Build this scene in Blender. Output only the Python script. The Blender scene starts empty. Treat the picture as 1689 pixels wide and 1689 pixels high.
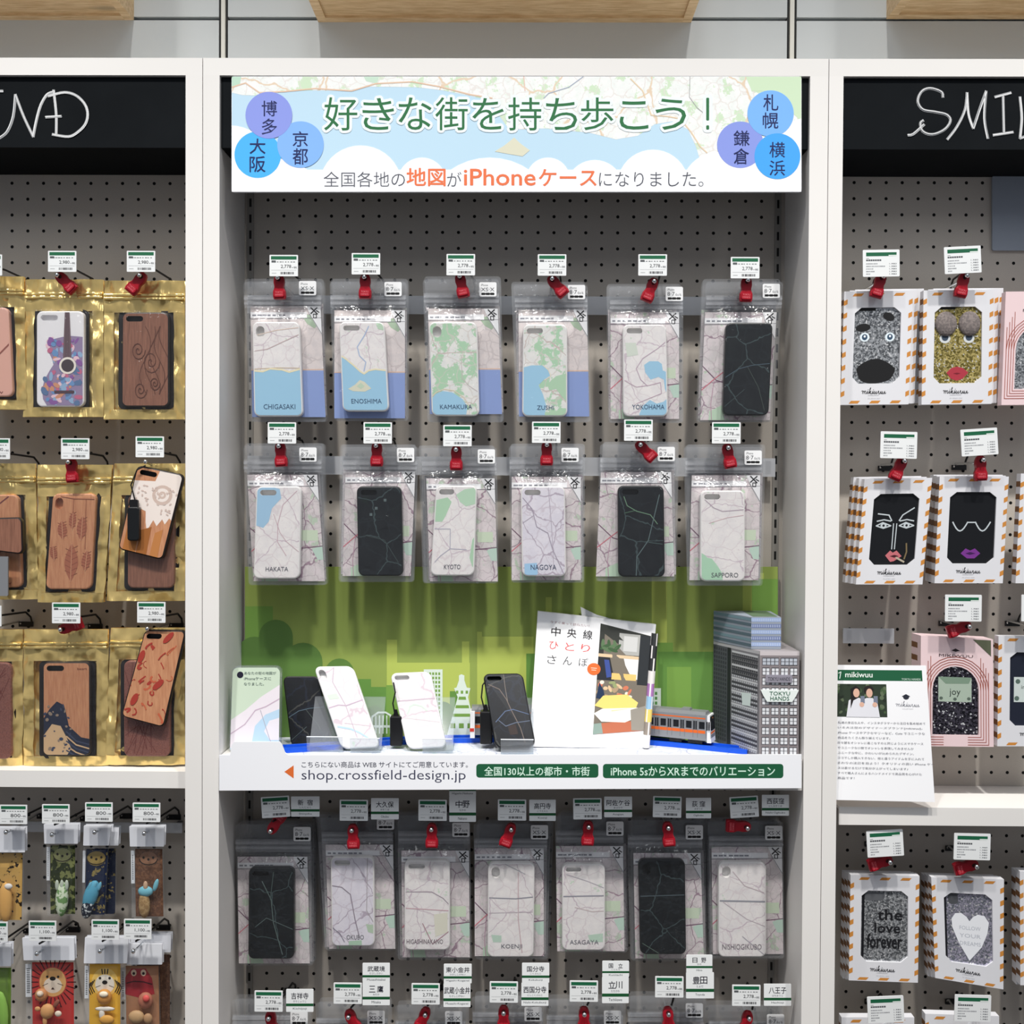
import bpy, math, random
from mathutils import Vector, Matrix, noise
random.seed(7)
S = bpy.context.scene
C = S.collection
# ------------------------------------------------------------------ camera
F = 1822.0; D0 = 1.597; CZ = 1.40
ya, pi_, ro = (math.radians(v) for v in (-0.563, -0.904, -0.3025))
def _mul(A, B): return [[sum(A[i][k]*B[k][j] for k in range(3)) for j in range(3)] for i in range(3)]
cy, sy, cp, sp, cr, sr = math.cos(ya), math.sin(ya), math.cos(pi_), math.sin(pi_), math.cos(ro), math.sin(ro)
RM = _mul(_mul([[cy,0,sy],[0,1,0],[-sy,0,cy]], [[1,0,0],[0,cp,-sp],[0,sp,cp]]), [[cr,-sr,0],[sr,cr,0],[0,0,1]])
def _w(v):
    d = [sum(RM[i][k]*v[k] for k in range(3)) for i in range(3)]
    return Vector((d[0], d[2], -d[1]))
cam = bpy.data.objects.new('camera', bpy.data.cameras.new('camera')); C.objects.link(cam)
r_, u_, b_ = _w((1,0,0)), -_w((0,1,0)), -_w((0,0,1))
cam.matrix_world = Matrix(((r_.x,u_.x,b_.x,0),(r_.y,u_.y,b_.y,-D0),(r_.z,u_.z,b_.z,CZ),(0,0,0,1)))
cam.data.sensor_width = 36; cam.data.lens = 36*F/1689; cam.data.clip_start = 0.01
S.camera = cam
# ------------------------------------------------------------------ light
wd = bpy.data.worlds.new('world'); S.world = wd; wd.use_nodes = True
wd.node_tree.nodes['Background'].inputs[0].default_value = (0.82, 0.88, 1.0, 1)
wd.node_tree.nodes['Background'].inputs[1].default_value = 0.24
def lamp(name, kind, loc, target, power, color, **k):
    l = bpy.data.lights.new(name, kind); o = bpy.data.objects.new(name, l); C.objects.link(o)
    o.location = loc; o.rotation_euler = (Vector(target)-Vector(loc)).to_track_quat('-Z', 'Y').to_euler()
    l.energy = power; l.color = color
    for a, v in k.items(): setattr(l, a, v)
for sx, pw in ((-1.3, 190), (-0.45, 190), (0.5, 190), (1.35, 190)):
    lamp('track_spot', 'SPOT', (sx, -1.50, 3.9), (sx*0.72, 0.05, 0.55), pw, (1, .97, .925), spot_size=math.radians(52), spot_blend=1, shadow_soft_size=.06)
for px_ in (-1.7, 0, 1.7): lamp('added_fill_area', 'AREA', (px_, -1.9, 3.3), (px_*.6, 0.1, 1.2), 7, (.95, .98, 1), shape='RECTANGLE', size=.3, size_y=1.3)  # area lights added for soft fill and streaks on glossy foil, no known fixtures
S.view_settings.view_transform = 'Standard'; S.view_settings.look = 'None'
S.view_settings.exposure = 0.12; S.view_settings.gamma = 1; S.view_settings.use_curve_mapping = False
# ------------------------------------------------------------------ helpers
def at(px, py, Y):
    d = _w((px-844.5, py-844.5, F)); t = (Y+D0)/d.y
    return Vector((d.x*t, Y, CZ+d.z*t))
def at_z(px, py, Z):
    d = _w((px-844.5, py-844.5, F)); t = (Z-CZ)/d.z
    return Vector((d.x*t, -D0+d.y*t, Z))
def lin(c): return tuple((v/255/12.92 if v <= 10.3 else ((v/255+.055)/1.055)**2.4) for v in c[:3])+(1,)
_M = {}
def paint(c, rough=.55, metal=0, spec=.35):
    k = (tuple(c), rough, metal, spec)
    if k not in _M:
        m = bpy.data.materials.new('paint'); m.use_nodes = True
        b = m.node_tree.nodes['Principled BSDF']
        b.inputs['Base Color'].default_value = lin(c); b.inputs['Roughness'].default_value = rough
        b.inputs['Metallic'].default_value = metal; b.inputs['Specular IOR Level'].default_value = spec
        _M[k] = m
    return _M[k]
class NT:
    def __init__(s, name):
        s.m = bpy.data.materials.new(name); s.m.use_nodes = True; s.t = s.m.node_tree
        s.b = s.t.nodes['Principled BSDF']; s.out = s.t.nodes['Material Output']
    def n(s, kind, **k):
        o = s.t.nodes.new('ShaderNode'+kind)
        for a, v in k.items(): setattr(o, a, v)
        return o
    def l(s, a, b): s.t.links.new(a, b)
    def math(s, op, a, b=None):
        o = s.n('Math', operation=op)
        for i, v in enumerate((a, b)):
            if v is None: continue
            if isinstance(v, (int, float)): o.inputs[i].default_value = v
            else: s.l(v, o.inputs[i])
        return o.outputs[0]
    def mix(s, f, a, b):
        o = s.n('Mix', data_type='RGBA')
        for i, v in ((0, f), (6, a), (7, b)):
            if isinstance(v, (int, float)): o.inputs[i].default_value = v
            elif isinstance(v, tuple): o.inputs[i].default_value = lin(v)
            else: s.l(v, o.inputs[i])
        return o.outputs[2]
    def coord(s, rnd=True):
        tc = s.n('TexCoord')
        if not rnd: return tc.outputs['Object']
        oi = s.n('ObjectInfo'); vm = s.n('VectorMath', operation='ADD'); s.l(tc.outputs['Object'], vm.inputs[0])
        mm = s.n('Math', operation='MULTIPLY'); mm.inputs[1].default_value = 37.0; s.l(oi.outputs['Random'], mm.inputs[0])
        s.l(mm.outputs[0], vm.inputs[1]); return vm.outputs[0]
    def noise(s, v, scale, detail=3, rough=.6):
        o = s.n('TexNoise'); s.l(v, o.inputs['Vector']); o.inputs['Scale'].default_value = scale
        o.inputs['Detail'].default_value = detail; o.inputs['Roughness'].default_value = rough; return o
    def voro(s, v, scale, feat='DISTANCE_TO_EDGE'):
        o = s.n('TexVoronoi', feature=feat); s.l(v, o.inputs['Vector']); o.inputs['Scale'].default_value = scale; return o
    def step(s, v, lo, hi):
        o = s.n('MapRange'); s.l(v, o.inputs[0]); o.inputs[1].default_value = lo; o.inputs[2].default_value = hi; return o.outputs[0]
def map_mat(name, base, base2, green, gthr, road, road2, rough=.45, rs=45, big=15):
    t = NT(name); v = t.coord()
    w = t.noise(v, 60, 2); vm = t.n('VectorMath', operation='MULTIPLY_ADD'); t.l(w.outputs['Color'], vm.inputs[0]); vm.inputs[1].default_value = (.012,)*3; t.l(v, vm.inputs[2])
    vv = vm.outputs[0]
    c = t.mix(t.step(t.noise(v, 70, 4).outputs[0], .4, .62), base, base2)
    c = t.mix(t.step(t.noise(v, 42, 4, .65).outputs[0], gthr, gthr+.03), c, green)
    c = t.mix(t.step(t.noise(v, 420, 2).outputs[0], .64, .72), c, road)
    c = t.mix(t.math('MULTIPLY', t.math('SUBTRACT', 1, t.step(t.voro(vv, rs).outputs[0], .012, .035)), .75), c, road)
    c = t.mix(t.math('SUBTRACT', 1, t.step(t.voro(vv, big).outputs[0], .006, .014)), c, road2)
    t.l(c, t.b.inputs['Base Color']); t.b.inputs['Roughness'].default_value = rough
    return t.m
MAPC = map_mat('map_card', (222,212,214), (206,200,200), (188,204,184), .60, (186,172,178), (158,134,148), .6, 55)
MAPS = map_mat('map_sea_card', (222,212,210), (210,202,202), (182,192,172), .72, (196,186,186), (200,190,190), .6, 30)
MAPW = map_mat('map_case', (240,236,234), (232,228,228), (206,222,204), .66, (222,212,214), (208,194,202), .35, 40)
MAPG = map_mat('map_green', (236,234,230), (228,228,226), (176,212,180), .50, (214,206,200), (205,190,185), .35, 40)
MAPL = map_mat('map_lavender', (232,228,236), (224,220,230), (205,220,205), .74, (208,198,208), (186,174,188), .35, 34)
MAPD = map_mat('map_dark', (17,21,25), (24,28,31), (20,30,27), .66, (30,36,40), (62,76,78), .3, 30)
MAPN = map_mat('map_night', (17,18,22), (20,22,28), (20,22,30), .66, (28,33,46), (62,62,60), .3, 26, 12)
MAPH = map_mat('map_header', (244,244,242), (236,240,236), (206,228,196), .56, (226,220,214), (228,206,180), .5, 40, 9)
MAPF = map_mat('map_sheet', (226,228,236), (206,212,224), (200,215,210), .62, (190,196,210), (170,176,196), .6, 30)
def film_mat(name, fac, tint=(255,255,255), rough=.09, bump=0.0):
    t = NT(name); t.t.nodes.remove(t.b)
    tr = t.n('BsdfTransparent'); tr.inputs[0].default_value = lin(tint)
    df = t.n('BsdfDiffuse'); df.inputs[0].default_value = (.8,.82,.86,1)
    gl = t.n('BsdfGlossy'); gl.inputs['Roughness'].default_value = rough
    fr = t.n('LayerWeight'); fr.inputs[0].default_value = .35
    m1 = t.n('MixShader'); m1.inputs[0].default_value = fac; t.l(tr.outputs[0], m1.inputs[1]); t.l(df.outputs[0], m1.inputs[2])
    m2 = t.n('MixShader'); t.l(t.math('ADD', t.math('MULTIPLY', fr.outputs['Fresnel'], .26), .02), m2.inputs[0]); t.l(m1.outputs[0], m2.inputs[1]); t.l(gl.outputs[0], m2.inputs[2])
    if bump:
        nz = t.noise(t.coord(), 55, 2); bp = t.n('Bump'); bp.inputs['Strength'].default_value = bump; bp.inputs['Distance'].default_value = .004
        t.l(nz.outputs[0], bp.inputs['Height']); t.l(bp.outputs[0], gl.inputs['Normal'])
    t.l(m2.outputs[0], t.out.inputs[0]); return t.m
FILM = film_mat('clear_film', .012, bump=1.0)
FILMB = film_mat('hazy_film', .055, rough=.2)
ZIPF = film_mat('zip_film', .18, rough=.12)
ACRY = film_mat('clear_acrylic', .10, (245,248,250), rough=.05)
RAILM = film_mat('rail_plastic', .62, rough=.25)
def peg_mat():
    t = NT('pegboard_paint'); v = t.coord(False); x = t.n('SeparateXYZ'); t.l(v, x.inputs[0])
    d = []
    for i in (0, 2):
        f = t.math('FRACT', t.math('ADD', t.math('DIVIDE', x.outputs[i], .025), 400.5))
        f = t.math('SUBTRACT', f, .5); d.append(t.math('MULTIPLY', f, f))
    r = t.math('SQRT', t.math('ADD', d[0], d[1]))
    c = t.mix(t.step(t.noise(v, 900, 2).outputs[0], .3, .7), (196,188,178), (184,177,168))
    c = t.mix(t.step(r, .095, .108), (8,8,8), c)
    t.l(c, t.b.inputs['Base Color']); t.b.inputs['Roughness'].default_value = .6; t.b.inputs['Specular IOR Level'].default_value = .2
    return t.m
PEG = peg_mat()
def wood_mat(name, a, b, sc=(9,60,60), rough=.5, knots=True, axis=None):
    t = NT(name); v = t.coord(); mp = t.n('Mapping'); t.l(v, mp.inputs[0]); mp.inputs['Scale'].default_value = sc
    w = t.noise(mp.outputs[0], 3.0, 5, .62)
    c = t.mix(t.step(w.outputs[0], .35, .66), a, b)
    if knots:
        mk = t.n('Mapping'); t.l(v, mk.inputs[0]); mk.inputs['Scale'].default_value = (5,14,14)
        c = t.mix(t.math('MULTIPLY', t.math('SUBTRACT', 1, t.step(t.voro(mk.outputs[0], 1.0, 'F1').outputs[0], .05, .16)), .6), c, tuple(int(q*.55) for q in a))
    t.l(c, t.b.inputs['Base Color']); t.b.inputs['Roughness'].default_value = rough; return t.m
PINE = wood_mat('pine', (226,198,156), (196,162,116))
CHERRY = wood_mat('cherry_wood', (206,150,112), (186,126,92), (110,30,12), .4, False)
WALNUT = wood_mat('walnut_wood', (150,104,84), (122,82,66), (140,30,9), .4, False)
ROSE = wood_mat('rose_wood', (150,98,86), (118,74,66), (200,30,160), .45, False)
def gold_mat():
    t = NT('gold_foil'); v = t.coord()
    t.b.inputs['Base Color'].default_value = lin((244,214,140)); t.b.inputs['Metallic'].default_value = .68; t.b.inputs['Roughness'].default_value = .22
    bp = t.n('Bump'); bp.inputs['Strength'].default_value = 1; bp.inputs['Distance'].default_value = .02
    mp = t.n('Mapping'); t.l(v, mp.inputs[0]); mp.inputs['Scale'].default_value = (1.3,1,.8)
    t.l(t.noise(mp.outputs[0], 19, 2).outputs[0], bp.inputs['Height']); t.l(bp.outputs[0], t.b.inputs['Normal']); return t.m
GOLD = gold_mat()
def glitter(name, a, b, rough=.25, metal=.6, sc=480):
    t = NT(name); v = t.coord(); vo = t.voro(v, sc, 'F1')
    x = t.n('SeparateXYZ'); t.l(vo.outputs['Color'], x.inputs[0])
    c = t.mix(t.step(x.outputs[0], .25, .8), a, b); c = t.mix(t.step(x.outputs[1], .93, .95), c, (250,250,250))
    t.l(c, t.b.inputs['Base Color']); t.b.inputs['Metallic'].default_value = metal; t.b.inputs['Roughness'].default_value = rough
    nm = t.n('Bump'); nm.inputs['Strength'].default_value = .5; nm.inputs['Distance'].default_value = .002; t.l(x.outputs[2], nm.inputs['Height']); t.l(nm.outputs[0], t.b.inputs['Normal'])
    return t.m
GSIL = glitter('silver_glitter', (105,108,112), (200,203,206)); GGOLD = glitter('gold_glitter', (120,108,52), (226,206,130))
GBLK = glitter('black_glitter', (26,26,32), (84,80,92)); GHOLO = glitter('holographic_glitter', (130,135,145), (205,200,220))
def mottle(name, a, b, sc, lo=.45, hi=.5, rough=.8):
    t = NT(name); c = t.mix(t.step(t.noise(t.coord(), sc, 3).outputs[0], lo, hi), a, b)
    t.l(c, t.b.inputs['Base Color']); t.b.inputs['Roughness'].default_value = rough; t.b.inputs['Specular IOR Level'].default_value = .12; return t.m
CHALKB = mottle('chalkboard', (15,18,21), (21,24,27), 8, .3, .7, .9)
LEOP = mottle('leopard_green', (128,134,84), (50,58,36), 130); LEOB = mottle('leopard_navy', (34,42,66), (150,134,82), 110, .56, .6)
ZEB = mottle('animal_print', (206,166,96), (40,32,26), 90, .56, .6); FUR = mottle('brown_print', (128,92,70), (104,74,58), 300)
FUZZ = mottle('puppet_green', (222,234,206), (120,160,100), 110, .5, .54); TAN = mottle('puppet_tan', (186,156,112), (160,128,88), 240)
DOTS = mottle('puppet_dots', (40,46,60), (220,226,226), 200, .55, .6)
WHITEP = mottle('frame_paint', (238,235,231), (234,231,227), 3, .3, .7, .4)
WHITE, INK, GREEN = (244,244,246), (30,30,34), (28,92,60)
CHROME = paint((225,228,230), .12, 1); BLACKW = paint((22,22,24), .4); RED = paint((160,22,38), .3)
_T = {}
_fo = bpy.data.curves.new('lettering', 'FONT'); _oo = bpy.data.objects.new('lettering', _fo)
def glyphs(s, off, res):
    k = (s, off, res)
    if k not in _T:
        _fo.body = s; _fo.offset = off; _fo.resolution_u = res; _fo.fill_mode = 'FRONT'
        me = bpy.data.meshes.new_from_object(_oo)
        vs = [(v.co.x, v.co.y) for v in me.vertices]; fs = [tuple(p.vertices) for p in me.polygons]
        bpy.data.meshes.remove(me)
        _T[k] = (vs, fs, min(v[0] for v in vs), max(v[0] for v in vs), min(v[1] for v in vs), max(v[1] for v in vs))
    return _T[k]
class Fr:
    def __init__(s, fn, n=(0,-1,0), W=1, H=1): s.fn, s.n, s.W, s.H = fn, Vector(n), W, H
    def __call__(s, a, b, h=0): return s.fn(a, b)+s.n*h
def quad(xtl, xtr, xbl, xbr, yt, yb, Y, Yb=None, ytr=None, ybr=None):
    Yb = Y if Yb is None else Yb; ytr = yt if ytr is None else ytr; ybr = yb if ybr is None else ybr
    W = ((xtr-xtl)+(xbr-xbl))/2; H = (yb-yt+ybr-ytr)/2
    c0, c1, c2, c3 = at(xtl, yt, Y), at(xtr, ytr, Y), at(xbl, yb, Yb), at(xbr, ybr, Yb)
    def fn(a, b):
        u, v = a/W, b/H
        return (c0*(1-u)+c1*u)*(1-v)+(c2*(1-u)+c3*u)*v
    return Fr(fn, W=W, H=H)
def pix(Y): return Fr(lambda a, b: at(a, b, Y))
def plane(O, ea, eb, n, W=1, H=1):
    O, ea, eb = Vector(O), Vector(ea), Vector(eb); return Fr(lambda a, b: O+ea*a+eb*b, n, W, H)
def rr(a0, b0, a1, b1, r, n=5):
    r = min(r, (a1-a0)/2-1e-6, (b1-b0)/2-1e-6); o = []
    for cx, cy_, st in ((a1-r,b0+r,-90),(a1-r,b1-r,0),(a0+r,b1-r,90),(a0+r,b0+r,180)):
        for i in range(n+1):
            t = math.radians(st+90*i/n); o.append((cx+r*math.cos(t), cy_+r*math.sin(t)))
    return o
def ell(ca, cb, ra, rb, n=24, rot=0):
    c, s = math.cos(rot), math.sin(rot)
    return [(ca+ra*math.cos(t)*c-rb*math.sin(t)*s, cb+ra*math.cos(t)*s+rb*math.sin(t)*c) for t in (2*math.pi*i/n for i in range(n))]
def clip(sub, con):
    ar = sum(con[i-1][0]*con[i][1]-con[i][0]*con[i-1][1] for i in range(len(con)))
    out = list(sub)
    for i in range(len(con)):
        p, q = con[i-1], con[i]; ins = out; out = []
        f = lambda v: ((q[0]-p[0])*(v[1]-p[1])-(q[1]-p[1])*(v[0]-p[0]))*(1 if ar > 0 else -1)
        for j in range(len(ins)):
            a, b = ins[j-1], ins[j]; fa, fb = f(a), f(b)
            if (fa >= 0) != (fb >= 0):
                t = fa/(fa-fb); out.append((a[0]+(b[0]-a[0])*t, a[1]+(b[1]-a[1])*t))
            if fb >= 0: out.append(b)
        if not out: return []
    return out
def smooth(pts, n=5):
    o = []
    for i in range(len(pts)-1):
        p0, p1, p2, p3 = pts[max(i-1,0)], pts[i], pts[i+1], pts[min(i+2,len(pts)-1)]
        for k in range(n):
            t = k/n; o.append(tuple(.5*(2*p1[j]+(p2[j]-p0[j])*t+(2*p0[j]-5*p1[j]+4*p2[j]-p3[j])*t*t+(3*p1[j]-p0[j]-3*p2[j]+p3[j])*t**3) for j in (0,1)))
    return o+[pts[-1]]
L = 9e-5
class Art:
    def __init__(s, fr, org=(0,0,0)):
        s.fr, s.org = fr, Vector(org); s.v, s.f, s.mi, s.ms, s.sm = [], [], [], [], []
        s.con = None
    def on(s, fr): s.fr = fr; return s
    def m(s, mat):
        if isinstance(mat, tuple): mat = paint(mat)
        if mat not in s.ms: s.ms.append(mat)
        return s.ms.index(mat)
    def face(s, pts, mat, smooth=False):
        i = len(s.v); s.v += [p-s.org for p in pts]; s.f.append(tuple(range(i, i+len(pts)))); s.mi.append(s.m(mat)); s.sm.append(smooth)
    k = 0
    def poly(s, pts, mat, lay=1):
        if s.con: pts = clip(pts, s.con)
        s.k += 1; h = lay*L+min(s.k, 300)*3e-6
        if len(pts) > 2: s.face([s.fr(a, b, h) for a, b in pts], mat)
    def rect(s, a0, b0, a1, b1, mat, lay=1): s.poly([(a0,b0),(a0,b1),(a1,b1),(a1,b0)], mat, lay)
    def ring(s, outer, hole, mat, h):
        o = list(outer); k = list(hole)
        i0 = max(range(len(o)), key=lambda i: -(o[i][0]+o[i][1])); o = o[i0:]+o[:i0]
        j0 = max(range(len(k)), key=lambda i: -(k[i][0]+k[i][1])); k = k[j0:]+k[:j0]
        ar = lambda q: sum(q[i-1][0]*q[i][1]-q[i][0]*q[i-1][1] for i in range(len(q)))
        if (ar(o) > 0) == (ar(k) > 0): k = [k[0]]+k[:0:-1]
        s.face([s.fr(a, b, h) for a, b in o+[o[0]]+k+[k[0]]], mat)
    def line(s, pts, w, mat, lay=1):
        for i in range(len(pts)-1):
            (x0,y0),(x1,y1) = pts[i], pts[i+1]; d = math.hypot(x1-x0, y1-y0) or 1
            nx, ny = -(y1-y0)/d*w/2, (x1-x0)/d*w/2; ex, ey = (x1-x0)/d*w*.2, (y1-y0)/d*w*.2
            s.poly([(x0+nx-ex,y0+ny-ey),(x1+nx+ex,y1+ny+ey),(x1-nx+ex,y1-ny+ey),(x0-nx-ex,y0-ny-ey)], mat, lay+.12*(i%3))
    def text(s, t, a0, b0, a1, b1, mat, lay=2, off=0, res=2):
        if off > 0:
            d = off*abs(b1-b0)*.9
            for q, (dx, dy) in enumerate(((-d,0),(d,0),(0,-d),(0,d))): s.text(t, a0+dx, b0+dy, a1+dx, b1+dy, mat, lay+q*.07, 0, res)
            return
        vs, fs, x0, x1, y0, y1 = glyphs(t, off, res); mi = s.m(mat); i = len(s.v)
        h = lay*L+min(s.k, 300)*3e-6
        s.v += [s.fr(a0+(x-x0)/(x1-x0)*(a1-a0), b1-(y-y0)/(y1-y0 or 1)*(b1-b0), h)-s.org for x, y in vs]
        s.f += [tuple(i+q for q in f) for f in fs]; s.mi += [mi]*len(fs); s.sm += [False]*len(fs)
    def rings(s, rs, mat, cap=True, hole=None, smooth=False, close=True):
        P = [[s.fr(a, b, h) for a, b in pts] for pts, h in rs]; n = len(P[0])
        for A_, B_ in zip(P, P[1:]):
            for i in range(n if close else n-1):
                j = (i+1) % n; s.face([A_[i], A_[j], B_[j], B_[i]], mat, smooth)
        if cap:
            s.face(P[0][::-1], mat)
            if hole: s.ring(rs[-1][0], hole, mat, rs[-1][1])
            else: s.face(P[-1], mat)
        if hole: 
            H_ = [[s.fr(a, b, h) for a, b in hole] for h in (rs[-1][1], rs[0][1])]
            for i in range(len(hole)):
                j = (i+1) % len(hole); s.face([H_[0][i], H_[0][j], H_[1][j], H_[1][i]], mat)
    def rslab(s, a0, b0, a1, b1, r, hf, hb, mat, bev=0, hole=None, n=5):
        if bev:
            e = bev*9e-4
            R = [(rr(a0,b0,a1,b1,r,n), hb), (rr(a0,b0,a1,b1,r,n), hf-e), (rr(a0+bev*.3,b0+bev*.3,a1-bev*.3,b1-bev*.3,max(r-bev*.3,.1),n), hf-e*.3), (rr(a0+bev,b0+bev,a1-bev,b1-bev,max(r-bev,.1),n), hf)]
        else: R = [(rr(a0,b0,a1,b1,r,n), hb), (rr(a0,b0,a1,b1,r,n), hf)]
        s.rings(R, mat, hole=hole)
    def slab(s, pts, hf, hb, mat): s.rings([(pts, hb), (pts, hf)], mat)
    def box(s, x0, x1, y0, y1, z0, z1, mat):
        c = [Vector((x, y, z)) for x in (x0,x1) for y in (y0,y1) for z in (z0,z1)]
        for q in ((0,1,3,2),(4,6,7,5),(0,4,5,1),(2,3,7,6),(0,2,6,4),(1,5,7,3)): s.face([c[i] for i in q], mat)
    def hexa(s, c, mat):
        for q in ((0,1,2,3),(7,6,5,4),(0,4,5,1),(1,5,6,2),(2,6,7,3),(3,7,4,0)): s.face([Vector(c[i]) for i in q], mat)
    def tube(s, path, r, mat, n=8):
        P = [Vector(p) for p in path]; rg = []
        for i, p in enumerate(P):
            d = (P[min(i+1,len(P)-1)]-P[max(i-1,0)]).normalized(); x = d.orthogonal().normalized()
            if i: x = (px_-d*px_.dot(d)).normalized()
            px_ = x; y = d.cross(x); rg.append([p+(x*math.cos(t)+y*math.sin(t))*r for t in (2*math.pi*k/n for k in range(n))])
        for A_, B_ in zip(rg, rg[1:]):
            for k in range(n): s.face([A_[k], A_[(k+1)%n], B_[(k+1)%n], B_[k]], mat, True)
        s.face(rg[0], mat); s.face(rg[-1][::-1], mat)
    def blob(s, c, r, mat, n=10, nv=7, rot=0):
        c = Vector(c); R = Matrix.Rotation(rot, 3, 'Y')
        g = [[c+R@Vector((r[0]*math.sin(math.pi*j/nv)*math.cos(2*math.pi*i/n), r[1]*math.sin(math.pi*j/nv)*math.sin(2*math.pi*i/n), r[2]*math.cos(math.pi*j/nv))) for i in range(n)] for j in range(nv+1)]
        for j in range(nv):
            for i in range(n):
                q = [g[j][i], g[j][(i+1)%n], g[j+1][(i+1)%n], g[j+1][i]]
                if j == 0: q = [q[0], q[2], q[3]]
                if j == nv-1: q = q[:3]
                s.face(q, mat, True)
    def grid(s, nx, nz, hf, mat, smooth=True):
        W, H = s.fr.W, s.fr.H; i0 = len(s.v); mi = s.m(mat)
        for j in range(nz+1):
            for i in range(nx+1):
                a, b = W*i/nx, H*j/nz; s.v.append(s.fr(a, b, hf(a, b))-s.org)
        for j in range(nz):
            for i in range(nx):
                k = i0+j*(nx+1)+i; s.f.append((k, k+nx+1, k+nx+2, k+1)); s.mi.append(mi); s.sm.append(smooth)
    def build(s, name, parent=None, **props):
        me = bpy.data.meshes.new(name); me.from_pydata(s.v, [], s.f)
        for m in s.ms: me.materials.append(m)
        me.polygons.foreach_set('material_index', s.mi); me.polygons.foreach_set('use_smooth', s.sm); me.update()
        o = bpy.data.objects.new(name, me); C.objects.link(o)
        if parent: o.parent = parent
        else: o.location = s.org
        for k, v in props.items(): o[k] = v
        return o
def merge_smooth(o):
    import bmesh
    b = bmesh.new(); b.from_mesh(o.data); bmesh.ops.remove_doubles(b, verts=b.verts, dist=1e-6); b.to_mesh(o.data); b.free()
    return o
LABELS = {}
def tag(o, label, cat, group=None):
    o['label'] = label; o['category'] = cat
    if group: o['group'] = group
    if label in LABELS: print('DUP LABEL', label)
    if not 4 <= len(label.split()) <= 16: print('LABEL LEN', len(label.split()), label)
    LABELS[label] = 1
    return o
def thing(name, label, cat, loc, group=None):
    o = bpy.data.objects.new(name, None); C.objects.link(o); o.location = loc; o.empty_display_size = .02
    return tag(o, label, cat, group)
def dup(root, loc, rot=0, label=None, cat=None, group=None):
    r = root.copy(); C.objects.link(r); r.location = loc; r.rotation_euler = (0, rot, 0)
    for ch in root.children:
        c = ch.copy(); C.objects.link(c); c.parent = r
        for g in ch.children:
            d = g.copy(); C.objects.link(d); d.parent = c
    return tag(r, label, cat, group)
PXM = .9e-3
# ------------------------------------------------------------------ the setting
YB = .145
a = Art(pix(0))
WY = .165
xs = [(-1.5, at(361,60,WY).x), (at(376,60,WY).x, at(1298,60,WY).x), (at(1314,60,WY).x, 1.5)]
zg1, zg0 = at(844,28,WY).z, at(844,34,WY).z
for x0, x1 in xs:
    a.box(x0, x1, WY, WY+.02, 1.7, zg0, paint((192,196,196), .5)); a.box(x0, x1, WY, WY+.02, zg1, 2.9, paint((192,196,196), .5))
a.box(-1.6, 1.6, WY+.02, WY+.05, 0, 2.9, paint((70,72,74)))
a.build('wall_back', kind='structure')
for k, (p0, p1) in enumerate(((361,376),(1298,1314))):
    a = Art(pix(0)); x0, x1 = at(p0,60,WY).x, at(p1,60,WY).x; w = x1-x0
    a.box(x0, x0+w*.28, WY+.004, WY+.018, 1.7, 2.9, (26,26,26)); a.box(x0+w*.28, x0+w*.72, WY-.002, WY+.018, 1.7, 2.9, paint((216,214,204), .3)); a.box(x0+w*.72, x1, WY+.004, WY+.018, 1.7, 2.9, (26,26,26))
    a.build('trim_%d' % (k+1), kind='structure')
a = Art(pix(0)); a.box(-2.5, 2.5, -3.2, WY+.05, -.02, 0, paint((98,92,86))); a.build('floor', kind='structure')
# ------------------------------------------------------------------ display bays
ZT, ZR = CZ+715*.8765e-3, CZ+686.6*.8765e-3
XL, XS1, XC0, XC1, XS2, XR = -.4894, -.4647, -.4403, .4084, .4351, .4561
DEP = YB+.014
def bay(x0, x1, i0, i1, label, hole):
    r = thing('shop_display_bay', label, 'display bay', ((x0+x1)/2, 0, 0), 'white display bays'); o = r.location
    g = .0005
    for p, q in ((x0+g, i0), (i1, x1-g)):
        a = Art(pix(0), o); a.box(p, q, 0, DEP, 0, ZR, WHITEP); a.build('side_panel', r)
    a = Art(pix(0), o); a.box(x0+g, x1-g, 0, DEP, ZR, ZT, WHITEP); a.build('top_rail', r)
    a = Art(pix(0)); h = Vector(hole)
    a.org = Vector((h.x, YB, h.z)); a.box(i0, i1, YB, YB+.008, .02, ZR, PEG)
    pb = a.build('pegboard', r); pb.location = a.org-o
    for xx in ((i0+.0095), (i1-.0115)):
        a = Art(pix(0), o); a.box(xx-.005, xx+.005, YB-.0025, YB, .02, ZR-.08, paint((150,146,140), .4))
        z = .5
        while z < ZR-.1:
            a.box(xx-.0017, xx+.0017, YB-.0028, YB-.0024, z, z+.013, (10,10,10)); z += .025
        a.build('slotted_upright', r)
    return r
bay(XS1-.9, XS1, XS1-.875, XL, 'white display bay at left, chalkboard header lettered ND', at(72, 407.3, YB))
bay(XS1, XS2, XC0, XC1, 'white middle display bay framing the map phone case range', at(442, 435, YB))
bay(XS2, XS2+.9, XR, XS2+.875, 'white display bay at right, chalkboard header lettered SMIL', at(1460.3, 433.5, YB))
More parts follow.
